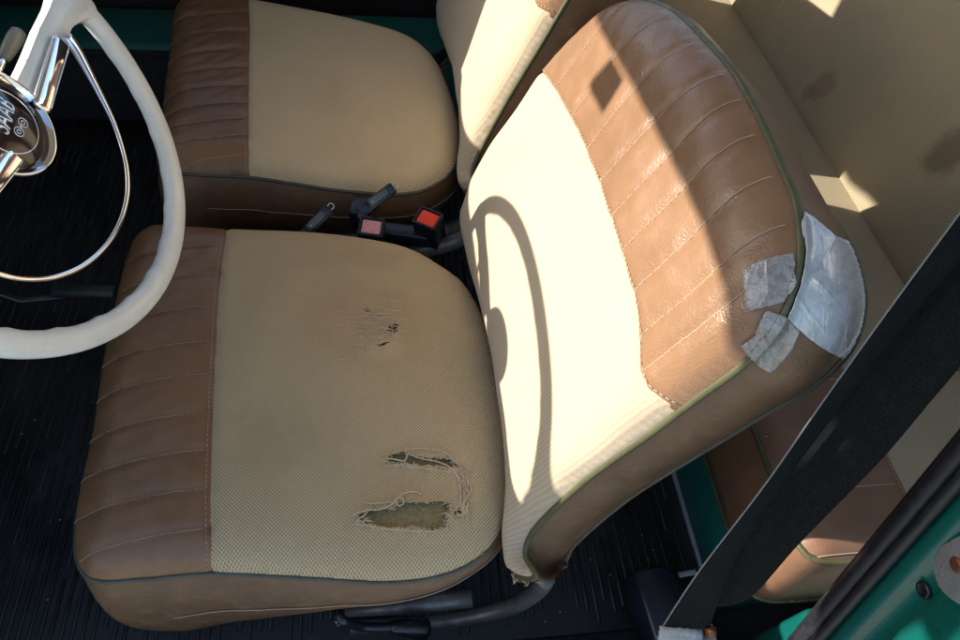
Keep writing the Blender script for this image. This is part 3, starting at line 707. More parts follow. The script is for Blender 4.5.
cen = ro.mean(0); dirn = np.sign(ro-cen)*V(1, 1); 
rings = [S_R.p(ro, 0)]
for i in range(1, 6):
    t = i/5; q = ro.copy(); q[:, 0] += np.where(ro[:, 0] < .46, -.006*math.sin(math.pi*t)+.012*t, 0)
    q[:, 1] += np.where(ro[:, 1] < -.2, -.004*math.sin(math.pi*t), 0); rings.append(S_R.p(q, -.155*t))
rings_c = rings; b = loft(rings); n = len(ro); b.f.append(tuple(len(b.v)-n+i for i in range(n))); vs, f_ = fixnormals(b.v, b.f)
m = MB(); m.add(vs, f_, b.uv); VB = vinyl('brown bench vinyl', (.22, .115, .06), (.16, .08, .042), .5, .4)
rcu = m.build('bench_cushion', VB, rb)
m = MB(); m.add(*sub(F, vin, P3, W)); m.build('vinyl_panel', VB, rcu)
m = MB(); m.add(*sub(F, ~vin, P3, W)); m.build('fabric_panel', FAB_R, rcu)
tube(S_R.p(resample(ro, 300, True), .001), .0034, 8, True).build('piping', MT['piping'], rcu)
st = MB(); q = np.stack([np.full(200, .5335), np.linspace(-.21, .9, 200)], 1); dashes(S_R.p(q, hfr(q)+.0005), st, .0005)
for y in rpl:
    q = np.stack([np.linspace(.408, .53, 30), np.full(30, y)], 1); tube(S_R.p(q, hfr(q)+.0002), .0005, 5, mb=st, caps=False)
st.build('stitching', MT['thread_dull'], rcu)
rc = MB(); tube(np.array(rings_c[-1])+V(0, 0, .002), .003, 8, True, mb=rc); rc.build('lower_piping', MT['piping'], rcu)
# bench backrest
TB = math.tan(math.radians(21)); BVr = nrm(V(TB, 0, 1)); BNr = nrm(V(-1, 0, TB))
S_Q = Surf((.700, 0, .325), (0, 1, 0), BVr, BNr)
qo = spline([(-.22, .02), (-.215, .0), (-.1, -.005), (.3, -.005), (.80, -.005), (.90, 0), (.93, .03), (.93, .3), (.92, .50), (.88, .55), (.6, .56), (.1, .56), (-.17, .55), (-.215, .50), (-.22, .3)], 300, True)
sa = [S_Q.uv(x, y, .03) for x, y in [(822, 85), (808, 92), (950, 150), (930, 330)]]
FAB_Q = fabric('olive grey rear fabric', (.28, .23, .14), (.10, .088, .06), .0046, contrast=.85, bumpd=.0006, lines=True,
   stains_shade=[((sa[0][0], sa[0][1], .030, .034, .5, .25), (.17, .10, .045), .45), ((sa[1][0], sa[1][1], .02, .018, .5, .25), (.17, .10, .045), .4), ((sa[2][0], sa[2][1], .035, .05, .6, .2), (.07, .055, .035), .6), ((sa[3][0], sa[3][1], .2, .1, .9, .2), (.22, .16, .07), .35)])  # third spot paints a dark shadow onto the fabric, the others are stains
def hfq(P):
    d = seg_dist(P, qo); return edge_round(d, .035, .028)+.0025*smooth_noise(P, 17, 99)*np.clip(d/.05, 0, 1)
W, F = cdt_panel(resample(qo, 300, True), (), (), .011)
rings = [S_Q.p(qo, -.09*t) for t in (0, .3, .6, 1)]; b = loft(rings); n = len(qo); b.f.append(tuple(len(b.v)-n+i for i in range(n))); vs, f_ = fixnormals(b.v, b.f)
m = MB(); m.add(vs, f_, b.uv); rba = m.build('bench_backrest', VB, rb)
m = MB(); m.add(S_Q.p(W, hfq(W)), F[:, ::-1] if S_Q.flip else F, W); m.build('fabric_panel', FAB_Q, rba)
tube(S_Q.p(qo, .001), .0034, 8, True).build('piping', MT['piping'], rba)

# ------------------------------------------------------------------ car shell (setting)
def struct(name, mb, mat, **k):
    o = mb.build(name, mat, None, **k); o['kind'] = 'structure'; return o
m = MB(); m.add([(-400, -400, -.32), (400, -400, -.32), (400, 400, -.32), (-400, 400, -.32)], [(0, 1, 2, 3)]); struct('ground', m, MT['ground'], smooth=False)
m = MB(); obox((.1, .34, .015), (1, 0, 0), (0, 1, 0), (0, 0, 1), (2.4, 1.42, .05), .002, mb=m); struct('floor', m, MT['carpet'])
# ribbed rubber mat
mat_ = thing('floor_mat', (0, .35, .042), 'black ribbed rubber mat covering the car floor beneath the seats', 'floor mat')
m = MB(); obox((-.27, .34, .044), (1, 0, 0), (0, 1, 0), (0, 0, 1), (1.38, 1.10, .008), .002, mb=m)
def rib(x, y0, y1, r=.0026):
    n = 10; yy = np.concatenate([[y0, y0+.002], [y1-.002, y1]]); P = [V(x, y, .0478) for y in yy]
    tube(P, [r*.3, r, r, r*.3], 6, mb=m, flat=.9)
ri = MB()
for x in np.arange(-.95, .41, .0125):
    off = rng.uniform(0, .05); y = -.20+off
    k = int(round(x/.0125))
    while y < .87:
        ln = rng.choice([.10, .14, .18, .24]); 
        rib(x, y, min(y+ln, .88)); y += ln+.014
m.build('rubber_sheet', MT['rubber'], mat_)
cr = MB()
for (x, y) in [(653, 550), (648, 560), (22, 434), (560, 612), (590, 560), (610, 575), (35, 420), (60, 520), (642, 535), (545, 622), (48, 600)]:
    c = pz(x, y, .0515); lathe(c, (0, 0, 1), [(0.0003, 0), (.0011, .0003), (.0009, .0012), (.0002, .0015)], 6, mb=cr)
tag(cr.build('crumbs', MT['yarn'], None), 'tiny pale crumbs scattered on the black rubber mat', 'crumbs', kind='stuff')

hd = MB(); rh = np.random.default_rng(5)
for yy in np.arange(-9, 9.5, .5):
    obox((-6.6+rh.uniform(-.1, .1), yy, 1.0), (1, 0, 0), (0, 1, 0), (0, 0, 1), (1.2, .62, 2.65+rh.uniform(-.1, .1)), .15, 3, mb=hd)
struct('sky_blocker', hd, plain('dark sky blocker', (.03, .045, .018), .95, nscale=14, namt=.4, bumpd=.05))  # unseen dark block added ahead of the car to cut windscreen sky light
# step under the rear bench, with grey trim
st_ = thing('bench_riser', (.42, .35, .05), 'teal painted step panel under the front edge of the rear bench', 'body panel')
m = MB(); obox((.52, .345, .105), (1, 0, 0), (0, 1, 0), (0, 0, 1), (.19, 1.08, .128), .004, mb=m); m.build('panel', MT['teal_dull'], st_)
m = MB(); obox((.4215, .345, .052), (1, 0, 0), (0, 1, 0), (0, 0, 1), (.006, 1.08, .008), .001, mb=m); m.build('trim_strip', MT['galv'], st_)

# far sill + passenger door card
sl = thing('door_sill', (0, .95, .05), 'teal sill under the far door beyond the passenger seat', 'sill')
m = MB(); obox((-.1, .955, .12), (1, 0, 0), (0, 1, 0), (0, 0, 1), (1.9, .135, .16), .006, mb=m); m.build('sill_panel', MT['teal_dull'], sl)
dr = thing('car_door', (0, 1.04, .18), 'closed far door with dark maroon lining beyond the passenger seat', 'door'); dr['kind'] = 'structure'
m = MB(); obox((-.1, 1.052, .39), (1, 0, 0), (0, 1, 0), (0, 0, 1), (1.5, .045, .66), .008, mb=m); m.build('door_panel', MT['maroon'], dr)
m = MB(); obox((-.1, 1.024, .40), (1, 0, 0), (0, 1, 0), (0, 0, 1), (1.1, .010, .22), .004, mb=m); m.build('door_card', MT['maroon'], dr)
# rear quarter trim at the far end of the bench
qt = MB(); obox((.95, .955, .45), (1, 0, 0), (0, 1, 0), (0, 0, 1), (.7, .04, .7), .004, mb=qt)
tag(qt.build('quarter_trim', fabric('dark quarter trim', (.12, .10, .06), (.06, .05, .03))), 'dark olive side trim at the far end of the rear bench', 'trim panel')
# bulkhead and dashboard
fw = MB(); obox((-1.02, .45, .36), (1, 0, 0), (0, 1, 0), (0, 0, 1), (.04, 1.70, .72), .004, mb=fw); struct('bulkhead', fw, MT['carpet'])
db = thing('dashboard', (-.62, .34, .6), 'unseen black dashboard added ahead of the steering wheel, shaped to shade the cushions', 'dashboard')
ZD = lambda y: .785
xs = -.56
prof = [(xs, .53), (xs, .642), (xs-.012, .655), (xs-.05, .66), (xs-.45, .67), (xs-.45, .60), (xs-.06, .50)]
y0, y1 = -.34, 1.04; dy_ = [-.34, .1, .3, .45, .54, .63, .68, .70, .99]; dz_ = [.012, .024, .026, .022, .036, .040, .052, .065, .065]  # unseen dashboard added; top heights set to keep sun off the cushions
m = MB(); loft([[V(a, y, b+k) for a, b in prof] for y, k in zip(dy_, dz_)], True, mb=m); n_ = len(prof); m.f.append(tuple(range(n_))); m.f.append(tuple(len(m.v)-n_+i for i in range(n_)))
vs_, fs_ = fixnormals(m.v, m.f); m = MB(); m.add(vs_, fs_); m.build('dash_body', MT['black'], db, smooth=False)
wp_ = MB(); prism([(-.57, y, z) for y, z in [(.705, .67), (.73, .77), (.752, .83), (.78, .92), (.83, 1.07), (.89, 1.00), (1.03, 1.00), (1.03, .63)]], (-.03, 0, 0), mb=wp_)  # unseen pillar added to shape the sun on the passenger seat
tag(wp_.build('shade_pillar', MT['black'], None, smooth=False), 'unseen dark windscreen pillar added at the far end of the dashboard to block sun', 'pillar')
np_ = MB(); prism([(-.57, y, z) for y, z in [(.02, 1.13), (-.002, .87), (-.05, .80), (-.15, .62), (-.24, .62), (-.12, .80), (-.075, .91), (-.06, 1.13)]], (-.03, 0, 0), mb=np_)  # unseen slanting pillar added to keep sun off the door jamb
tag(np_.build('shade_pillar', MT['black'], None, smooth=False), 'unseen dark slanting windscreen pillar added at the near end of the dashboard to block sun', 'pillar')
bn = MB(); obox((-1.75, .34, .50), (1, 0, 0), (0, 1, 0), (0, 0, 1), (1.4, 1.45, .25), .05, 4, mb=bn); tag(bn.build('bonnet', MT['teal'], None), 'unseen teal car bonnet added ahead of the windscreen to block light from the ground', 'bonnet')  # unseen bonnet added to cut light bounced up from the ground
kp = MB(); obox((-.72, .868, .10), (1, 0, 0), (0, 1, 0), (0, 0, 1), (.80, .03, .17), .004, mb=kp); obox((-.72, .90, .183), (1, 0, 0), (0, 1, 0), (0, 0, 1), (.80, .05, .01), .002, mb=kp)
tag(kp.build('kick_panel', MT['carpet'], None), 'black kick panel covering the far side of the footwell', 'kick panel')
# unseen added roof, its front edge shaped to cast the sun boundary on the backrest
ZR = 1.13
def backp(P, z=None, x=None):
    P = np.array(P); t = (P[2]-z)/SD[2] if z is not None else (P[0]-x)/SD[0]
    return P-SD*t if z is None else P+SD*((z-P[2])/SD[2])
def hitb(px, py, h=.03):
    d = Vector(ray(px, py)).normalized(); r = BVH['dback'].ray_cast(Vector(CAM), d); return np.array(r[0]) if r[0] is not None else on(px, py, BO+BN*h, BN)
edge = [(600, 27), (625, 72), (653, 123), (681, 180), (709, 242), (724, 293), (727, 330), (738, 362)]
he = [backp(hitb(*p), z=ZR) for p in edge]
he += [backp(pxx(*p, .436), z=ZR) for p in ((915, 645), (938, 621), (965, 592))]
he2 = sorted([(p[1], p[0]) for p in he])
HEAD = he2
print('header', [(round(float(a), 3), round(float(b), 3)) for a, b in he2])
ya, xa = he2[0]; yb, xb = he2[-1]
front_edge = [(x, y) for y, x in he2]
roof = [(.9, -.33), (.5, -.33), (.22, -.27), (.12, -.06), (-.5, -.01), (-.6, -.02), (-.75, -.035), (-.8, -.031), (-.88, -.027), (-.97, -.022), (-.97, .01), (-.82, .045)]+front_edge[3:]+[(xb-.03, yb+.12), (xb-.05, .62), (xb-.06, .98), (.9, 1.0)]  # near edge cut inwards to let more sky light onto the cushion
HL = []
def hole_from(px, f):
    P = [backp(f(*p), z=ZR) for p in px]; return [(p[0], p[1]) for p in P]
HL.append(hole_from([(787, -10), (783, 39), (791, 33), (800, 31), (809, 35), (816, 46), (844, -10)], lambda x, y: on(x, y, S_Q.O+S_Q.N*.03, S_Q.N)))  # opening added to let a sun patch onto the bench backrest
print('holes', [[(round(float(a), 2), round(float(b), 2)) for a, b in h] for h in HL])
W, F = cdt_panel(resample(np.array(roof), 240, True), (), [resample(np.array(h), 40, True) for h in HL], .05)
rf = MB(); zr = lambda q: ZR*np.ones(len(q)); rf.add(np.column_stack([W, zr(W)]), F, W)
rfo = struct('roof', rf, MT['roof'], smooth=False); md = rfo.modifiers.new('t', 'SOLIDIFY'); md.thickness = .004; md.offset = 1
# roof pillars + rear wall
rp = MB(); obox((1.2, .34, .55), (1, 0, 0), (0, 1, 0), (0, 0, 1), (.04, 1.36, 1.1), .004, mb=rp); struct('rear_wall', rp, MT['roof'])
# rearview mirror casting the diamond shadow
mp = [backp(hitb(*p), x=-.66) for p in [(612, 57), (624, 79), (605.5, 108), (591, 81)]]
rm = thing('rearview_mirror', mp[0], 'small black rearview mirror hanging under the windscreen header', 'mirror')
prism(mp, (-.012, 0, 0)).build('mirror_housing', MT['black'], rm, smooth=False)
topm = mp[int(np.argmax([p[2] for p in mp]))]; 
print('mirror', [p.round(3) for p in mp])

# ------------------------------------------------------------------ steering wheel
WC = V(-.34, .152, .571); wa, wb = math.radians(28.4), -.1
WN = V(math.cos(wa)*math.cos(wb), math.sin(wb), math.sin(wa)*math.cos(wb))
WU = nrm(np.cross(V(0, 1, 0), WN)); WV = np.cross(WN, WU)     # WV ~ +-Y
sw = thing('steering_wheel', WC, 'ivory white steering wheel with chrome horn ring in front of the driver seat', 'steering wheel')
def wp(a, b, h=0.): return WC+WU*a+WV*b+WN*h
def wl(px, py, h=0.):
    q = on(px, py, WC+WN*h, WN)-WC; return V(q@WU, q@WV)
th = np.linspace(0, 2*math.pi, 181)[:-1]; rimv = []; nseg = 20; uvr = []
for t in th:
    rd = math.cos(t)*WU+math.sin(t)*WV
    for k in range(nseg):
        p = 2*math.pi*k/nseg; c, s = math.cos(p), math.sin(p)
        cc = math.copysign(abs(c)**.8, c)*.0125; ss = math.copysign(abs(s)**.8, s)*.0082
        bump = 0
        if c < -.2:   # finger grips moulded on the inner side
            bump = .0016*max(0, math.sin(t*26))**2*(-c)
        rimv.append(WC+rd*(.20+cc-bump)+WN*ss)
rf_ = [(i*nseg+k, i*nseg+(k+1) % nseg, ((i+1) % 180)*nseg+(k+1) % nseg, ((i+1) % 180)*nseg+k) for i in range(180) for k in range(nseg)]
vs, f_ = fixnormals(rimv, rf_); m = MB(); m.add(vs, f_); m.build('rim', MT['ivory'], sw)
def spoke(mir):
    sg = -1 if mir else 1
    L = [wl(x, y, .0) for x, y in [(50, -14), (45, 6), (33, 30), (20, 62), (8, 86), (18, 96), (34, 106), (42, 100), (52, 74), (62, 46), (68, 30), (80, 22), (96, 22), (90, 6), (72, -14)]]
    P = [wp(a, sg*b, -.008) for a, b in L]; m = MB(); prism(P, WN*.017, mb=m, bev=.004)
    m.build('spoke', MT['ivory'], sw, sharp=35)
    a, b_ = wl(62, 40, .015), wl(38, 110, .015); d = b_-a
    P0, P1 = wp(a[0], sg*a[1], .014), wp(b_[0], sg*b_[1], .018)
    m = MB(); wv = nrm(np.cross(P1-P0, WN)); n = 14; 
    path = [P0+(P1-P0)*t for t in np.linspace(0, 1, n)]
    # rounded bar with a long groove
    obox((P0+P1)/2-WN*.001, P1-P0, wv, WN, (np.linalg.norm(P1-P0), .0175, .009), .0038, 3, mb=m)
    o = m.build('spoke_trim', MT['chrome'], sw)
    for s2 in (-1, 1):
        q = [p+wv*.0078*s2+WN*.0012 for p in path[1:-1]]; tube(q, .0012, 8, mb=(mm := MB())); mm.build('trim_edge', MT['chrome'], o)
spoke(False); spoke(True)
hr = [(66, 36), (76, 50), (88, 72), (100, 95), (113, 122), (122, 148), (127, 172), (127, 196), (120, 222), (106, 245), (84, 265), (55, 277), (25, 279), (0, 274), (-30, 262), (-60, 240)]
P = spline([wp(*wl(x, y, .012), .012) for x, y in hr], 150); s = np.linspace(0, 1, 150)
rr = .0025+.0042*np.clip(1-s/.30, 0, 1)**1.4
tube(P, rr, 14, flat=.8, up=WN).build('horn_ring', MT['chrome'], sw)
# hub
hb = MB(); HCU = wl(-10, 129, 0); HC = wp(*HCU)
lathe(HC, WN, [(.028, -.03), (.034, -.012), (.040, .004), (.0445, .013)], 64, mb=hb); hb.build('hub', MT['chrome'], sw)
hr_ = MB(); lathe(HC, WN, [(.0470, .012), (.0480, .017), (.0468, .020), (.0450, .019), (.0440, .015)], 72, mb=hr_); bez = hr_.build('hub_bezel', MT['chrome'], sw)
DK = plain('glossy dark hub enamel', (.012, .006, .010), .15, coat=.35)
lathe(HC, WN, [(.0445, .0145), (.038, .0170), (.030, .0205), (.018, .0235), (.0001, .0245)], 72).build('hub_cap', DK, sw)
ht = lambda r: .0245-.0045*(r/.03)**2
tube([wp(HCU[0]+.0285*math.cos(t), HCU[1]+.0285*math.sin(t), ht(.0285)+.0004) for t in np.linspace(0, 2*math.pi, 90, endpoint=False)], .0006, 8, True).build('emblem_ring', MT['chrome'], sw)
# lettering: baseline runs up-right in the picture, tops point left
lb0, lb1 = wl(7.5, 136, .023), wl(14.5, 106, .023); bx = nrm(lb1-lb0); 
tl = wl(-4, 128, .023)-wl(8, 134, .023); by = V(-bx[1], bx[0]); by = by if by@tl > 0 else -by
cu = bpy.data.curves.new('lettering', 'FONT'); cu.body = 'SAAB'; cu.size = 1; cu.extrude = .02
to = bpy.data.objects.new('tmp', cu); COL.objects.link(to); bpy.context.view_layer.update()
dg = bpy.context.evaluated_depsgraph_get(); tm = to.evaluated_get(dg).to_mesh(); tv = np.array([tuple(v.co) for v in tm.vertices]); tf = [tuple(p.vertices) for p in tm.polygons]
to.evaluated_get(dg).to_mesh_clear(); bpy.data.objects.remove(to)
wdt = np.linalg.norm(lb1-lb0); tv[:, 0] -= tv[:, 0].min(); tv[:, 0] *= wdt/tv[:, 0].max(); tv[:, 1] *= .0165/tv[:, 1].max()
tv[:, 0] += tv[:, 1]*.12
P3 = [wp(*(lb0+bx*a[0]+by*a[1]), ht(min(.03, np.linalg.norm(lb0+bx*a[0]+by*a[1]-HCU)))+.0004+a[2]*.01) for a in tv]
MC = plain('bright chrome lettering', (.8, .8, .82), .25, .6)
m = MB(); m.add(P3, tf); m.build('lettering', MC, sw, smooth=False)
em = MB()
for (x, y) in ((21, 123.5), (17, 132.5)):
    c = wl(x, y, .022); 
    for r_ in (.0042, .0018):
        tube([wp(c[0]+r_*math.cos(t), c[1]+r_*math.sin(t), ht(np.linalg.norm(c-HCU))+.0006) for t in np.linspace(0, 2*math.pi, 24, endpoint=False)], .0005, 6, True, mb=em)
a, b_ = wl(14.5, 141, .022), wl(23.5, 115, .022); tube([wp(*a, ht(.024)), wp(*((a+b_)/2), ht(.022)+.0014), wp(*b_, ht(.024)+.0008)], [.0003, .0009, .0003], 6, mb=em)
em.build('propeller_emblem', MC, sw)
# column behind the wheel
tube([WC-WN*.045, WC-WN*.16, WC-WN*.40], [.028, .032, .032], 24).build('column_tube', MT['black'], sw)
gl = thing('gear_lever', wp(0, .1, -.05), 'grey knobbed column gear lever behind the upper left of the steering wheel', 'gear lever')
k0, k1 = on(18, 33, WC-WN*.05, WN), on(4, 58, WC-WN*.05, WN)
KN = plain('grey rubbery knob', (.12, .12, .10), .4); kd = (k1-k0)
tube([k0-kd*.06, k0, k0+kd*.25, k0+kd*.6, k1, k1+kd*.06], [.004, .0075, .0082, .0074, .0056, .002], 20).build('knob', KN, gl)
tube(spline([k1, k1+kd*.8, WC-WN*.10+WU*.0], 16), .0035, 10).build('rod', MT['chrome'], gl)

# pedal
pe = thing('pedal', pz(85, 291, .12), 'dark rubber faced pedal in the black footwell below the steering wheel', 'pedal')
p0, p1 = pz(53, 290, .13), pz(117, 292, .13); pd = nrm(p1-p0)
PR = plain('worn rubber pedal', (.016, .024, .022), .5, nscale=120, bumpd=.001)
m = MB(); tube([p0, p0+pd*.004, p1-pd*.004, p1], [.009, .0115, .0115, .009], 18, mb=m)
m.build('pedal_pad', PR, pe)
tube([(p0+p1)/2-V(0, 0, .008), (p0+p1)/2+V(-.10, 0, -.02), (p0+p1)/2+V(-.3, 0, .15)], .006, 10).build('pedal_arm', MT['black'], pe)

# ------------------------------------------------------------------ buckles between the seats
def face_axes(pa, pb, pc):
    """axes from three image-projected face corners: a->b along x, a->c along y"""
    x = nrm(pb-pa); n = nrm(np.cross(pb-pa, pc-pa)); n = n if n[2] > 0 else -n; return x, np.cross(n, x), n
def buckle(corners, z, depth, bmat, label, tilt):
    N = nrm(tilt); pts = [on(x, y, (0, .36, z), N) for x, y in corners]
    c = sum(pts)/4; ax = nrm(pts[1]-pts[0]); wx = np.linalg.norm(pts[1]-pts[0]); wy = np.linalg.norm(pts[3]-pts[0])
    ay = np.cross(N, ax); ay = ay if ay@(pts[3]-pts[0]) > 0 else -ay
    o = thing('belt_buckle', c-N*depth, label, 'belt buckle', 'seat belt buckles between the front seats')
    m = MB(); t = .0035
    obox(c-N*(depth/2+.004), ax, ay, N, (wx, wy, depth), .002, mb=m)
    for s in (-1, 1):
        obox(c+ax*s*(wx/2-t/2)-N*.004, ax, ay, N, (t, wy, .010), .001, mb=m); obox(c+ay*s*(wy/2-t/2)-N*.004, ax, ay, N, (wx, t, .010), .001, mb=m)
    hsg = m.build('housing', MT['black'], o, sharp=40)
    m = MB(); obox(c-N*.0035, ax, ay, N, (wx-2.4*t, wy-2.6*t, .005), .0008, mb=m); m.build('button', bmat, o)
    for sx in (-1, 1):
        m = MB(); lathe(c+ax*sx*(wx/2-.003)-ay*(wy/2+.0005)-N*.010, -ay, [(.0016, 0), (.0013, .0008), (.0001, .001)], 10, mb=m, ref=(1, 0, 0)); m.build('rivet', MT['galv'], hsg)
    return o, c, ax, ay, N
o1, c1, *_ = buckle([(360.5, 215.5), (385.5, 219), (382.5, 237), (357, 234)], .315, .05, MT['pink'], 'black seat belt buckle with faded pinkish button, beside the seat cushion edge', (-.02, -.25, 1))
o2, c2, *_ = buckle([(419.5, 204.5), (442, 213.5), (436.5, 231.5), (413.5, 222)], .31, .075, MT['red'], 'black seat belt buckle with bright red button, standing upright', (-.12, -.2, 1))
m = MB(); obox(c1+V(.035, .02, -.035), (1, -.2, 0), (0, 1, 0), (0, 0, 1), (.11, .024, .02), .003, mb=m); m.build('stalk', MT['navy'], o1)
m = MB(); obox(c2-V(0, 0, .12), (1, 0, 0), (0, 1, 0), (0, 0, 1), (.02, .012, .12), .003, mb=m); m.build('stalk', MT['navy'], o2)
def clip(pa, pb, z, label, wdt=.013, gp=.62):
    A, B = pz(*pa, z), pz(*pb, z+.022); d = nrm(B-A); L = np.linalg.norm(B-A)
    o = thing('belt_clip', A-V(0, 0, .05), label, 'belt clip', 'metal faced clips between the front seats')
    N = nrm(V(.12, -.55, .83)); N = nrm(N-(N@d)*d); w = np.cross(N, d)
    m = MB(); obox((A+B)/2-N*.006, d, w, N, (L, wdt*1.25, .011), .002, mb=m)
    obox(A-d*.006-N*.018, d, w, N, (.024, wdt*1.3, .018), .003, mb=m); obox(A-d*.008-V(0, 0, .05), (1, 0, 0), (0, 1, 0), (0, 0, 1), (.018, .014, .08), .002, mb=m)
    obox(B-d*.004+N*.002, d, w, N, (.010, wdt*1.1, .008), .002, mb=m)
    m.build('clip_body', MT['black'], o, sharp=40)
    m = MB(); obox((A+B)/2+d*.0-N*.0005+w*(.0012), d, w, N, (L*.80, wdt*.74, .003), .0006, mb=m); pl_ = m.build('metal_plate', plain('dull green grey plate', (.10, .115, .105), .4, .5), o)
    for t in (-.3, .3): m = MB(); lathe((A+B)/2+d*L*t+N*.0009+w*.001, N, [(.0014, 0), (.0011, .0007), (.0001, .0009)], 10, mb=m); m.build('rivet', MT['galv'], pl_)
    m = MB(); tube([B+d*.004+(math.cos(t)*d+math.sin(t)*w)*.0042+N*.002 for t in np.linspace(0, 2*math.pi, 20, endpoint=False)], .0008, 6, True, mb=m); m.build('wire_loop', MT['galv'], o)
clip((307, 231), (329, 208.5), .285, 'black clip with metal plate standing alone between cushions, nearer the steering wheel')
clip((368, 206), (393, 187), .310, 'black clip with metal plate tilted up behind the faded button buckle')
m = MB(); obox(pz(361, 214, .268), (1, -.1, 0), (0, 1, 0), (0, 0, 1), (.030, .034, .04), .004, mb=m)
tag(m.build('belt_bracket', MT['navy']), 'dark bracket block behind the faded pinkish buckle', 'bracket')

# passenger belt end by far sill
pb = thing('belt_anchor', pz(440, 62, .2), 'dark belt stub lying on the far teal sill', 'belt anchor')
a, b_ = pz(432, 66, .215), pz(447, 50, .215); obox((a+b_)/2, b_-a, (0, 1, 0), (0, 0, 1), (np.linalg.norm(b_-a), .016, .01), .002).build('stub', MT['navy'], pb)
a, b_ = pz(438, 72, .215), pz(450, 66, .215); tube([a, b_], .003, 8).build('bolt', MT['steel'], pb)

# ------------------------------------------------------------------ near-side belt, reel, pillar
def strip(cl, halfw, wdir, name, parent, thick=.0012, cup=.0):
    """webbing strip: left/right edges given as 3D splines"""
    A, B = cl; n = len(A); k = 9; vs = []; uv = []; s = 0
    for i in range(n):
        if i: s += np.linalg.norm(A[i]-A[i-1])
        nn = nrm(np.cross(B[i]-A[i], A[min(i+1, n-1)]-A[max(i-1, 0)])); nn = nn if nn@(CAM-A[i]) > 0 else -nn
        for j in range(k):
            t = j/(k-1); vs.append(A[i]+(B[i]-A[i])*t+nn*cup*math.sin(math.pi*t)); uv.append((s, t*np.linalg.norm(B[i]-A[i])))
    fs = [(i*k+j, i*k+j+1, (i+1)*k+j+1, (i+1)*k+j) for i in range(n-1) for j in range(k-1)]
    m = MB(); m.add(vs, fs, uv); o = m.build(name, MT['web'], parent); md = o.modifiers.new('t', 'SOLIDIFY'); md.thickness = thick; md.offset = 0
    return o
def bl(px, py, dep): r = ray(px, py); return CAM+r*dep
sb = thing('seat_belt', (.28, -.22, .28), 'black seat belt webbing rising across the open door pillar beside the driver seat', 'seat belt')
lA = [bl(*p) for p in [(663, 626, .60), (700, 570, .575), (764, 486, .53), (824, 400, .485), (890, 308, .44), (962, 210, .40), (1010, 145, .37)]]
rA = [bl(*p) for p in [(709, 628, .60), (722, 588, .575), (775, 500, .53), (838, 412, .485), (905, 322, .44), (978, 226, .40), (1026, 160, .37)]]
rA2 = [bl(*p) for p in [(709, 628, .60), (735, 560, .576), (793, 470, .532), (852, 392, .487), (911, 318, .442), (980, 234, .402), (1030, 172, .372)]]
strip((spline(lA, 60), spline(rA2, 60)), 0, 0, 'lap_webbing', sb, cup=.0015)
lB = [bl(*p) for p in [(690, 606, .618), (716, 566, .598), (775, 487, .552), (832, 402, .505), (896, 312, .46), (968, 214, .42), (1014, 150, .39)]]
rB = [bl(*p) for p in [(722, 606, .616), (752, 596, .590), (801, 542, .548), (880, 461, .500), (932, 400, .46), (974, 350, .42), (1060, 250, .39)]]
strip((spline(lB, 60), spline(rB, 60)), 0, 0, 'shoulder_webbing', sb, cup=-.001)
ed = MB(); tube(spline([p+nrm(CAM-p)*.0012 for p in lA], 80), .0007, 5, mb=ed); ed.build('painted_sun_edge', plain('painted sun on webbing edge', (.16, .17, .16), .5), sb)  # pale tube paints the sunlit sliver along the belt edge
# anchor bracket, crumpled pale sleeve
q0, q1 = bl(664, 634, .60), bl(697, 634, .60)
m = MB(); 
for i, dy in enumerate((0, 5, 10)):
    a, b_ = bl(660-i, 632+dy, .603), bl(699, 634+dy*.9, .603); tube(spline([a, (a+b_)/2+V(0, 0, .004), b_], 12), [.005+.001*math.sin(t*3) for t in range(12)], 10, mb=m)
m.build('anchor_sleeve', plain('pale grey crumpled sleeve', (.36, .37, .36), .7, nscale=60, bumpd=.004), sb)
m = MB(); lathe(bl(711, 632, .60), (0, -.4, 1), [(.006, -.004), (.006, .0), (.0045, .002), (.0035, .0045), (.0001, .005)], 6, mb=m); m.build('bolt', MT['brass'], sb)
m = MB(); obox(bl(704, 634, .61), (1, 0, 0), (0, 1, 0), (0, 0, 1), (.02, .016, .004), .001, mb=m); m.build('anchor_plate', MT['grey_metal'], sb)
re = thing('belt_reel', pz(660, 610, .05), 'dark blue black plastic belt reel box on the floor mat below the black webbing', 'belt reel')
r0 = pz(661, 604, .12)
m = MB(); obox(r0-V(0, 0, .03), (1, .1, 0), (0, 1, 0), (0, 0, 1), (.048, .09, .07), .005, mb=m); m.build('reel_box', MT['navy'], re)
m = MB(); obox(r0+V(.032, 0, -.035), (1, .1, 0), (0, 1, 0), (0, 0, 1), (.018, .08, .055), .004, mb=m); m.build('reel_cover', MT['black'], re)
a, b_ = pz(669, 577, .10), pz(696, 572, .10); m = MB(); obox((a+b_)/2, b_-a, (0, 1, 0), (0, 0, 1), (np.linalg.norm(b_-a), .007, .004), .001, mb=m); m.build('reel_bracket', MT['galv'], re)

# door pillar with jamb
pi = thing('door_pillar', (.44, -.28, .0), 'teal door pillar with black rubber seal and striker plate at the near rear corner of the doorway', 'door pillar')
def pil(z): return V(.42, -.27+(z-.243)*.223, z)
zs = np.linspace(.02, .95, 24)
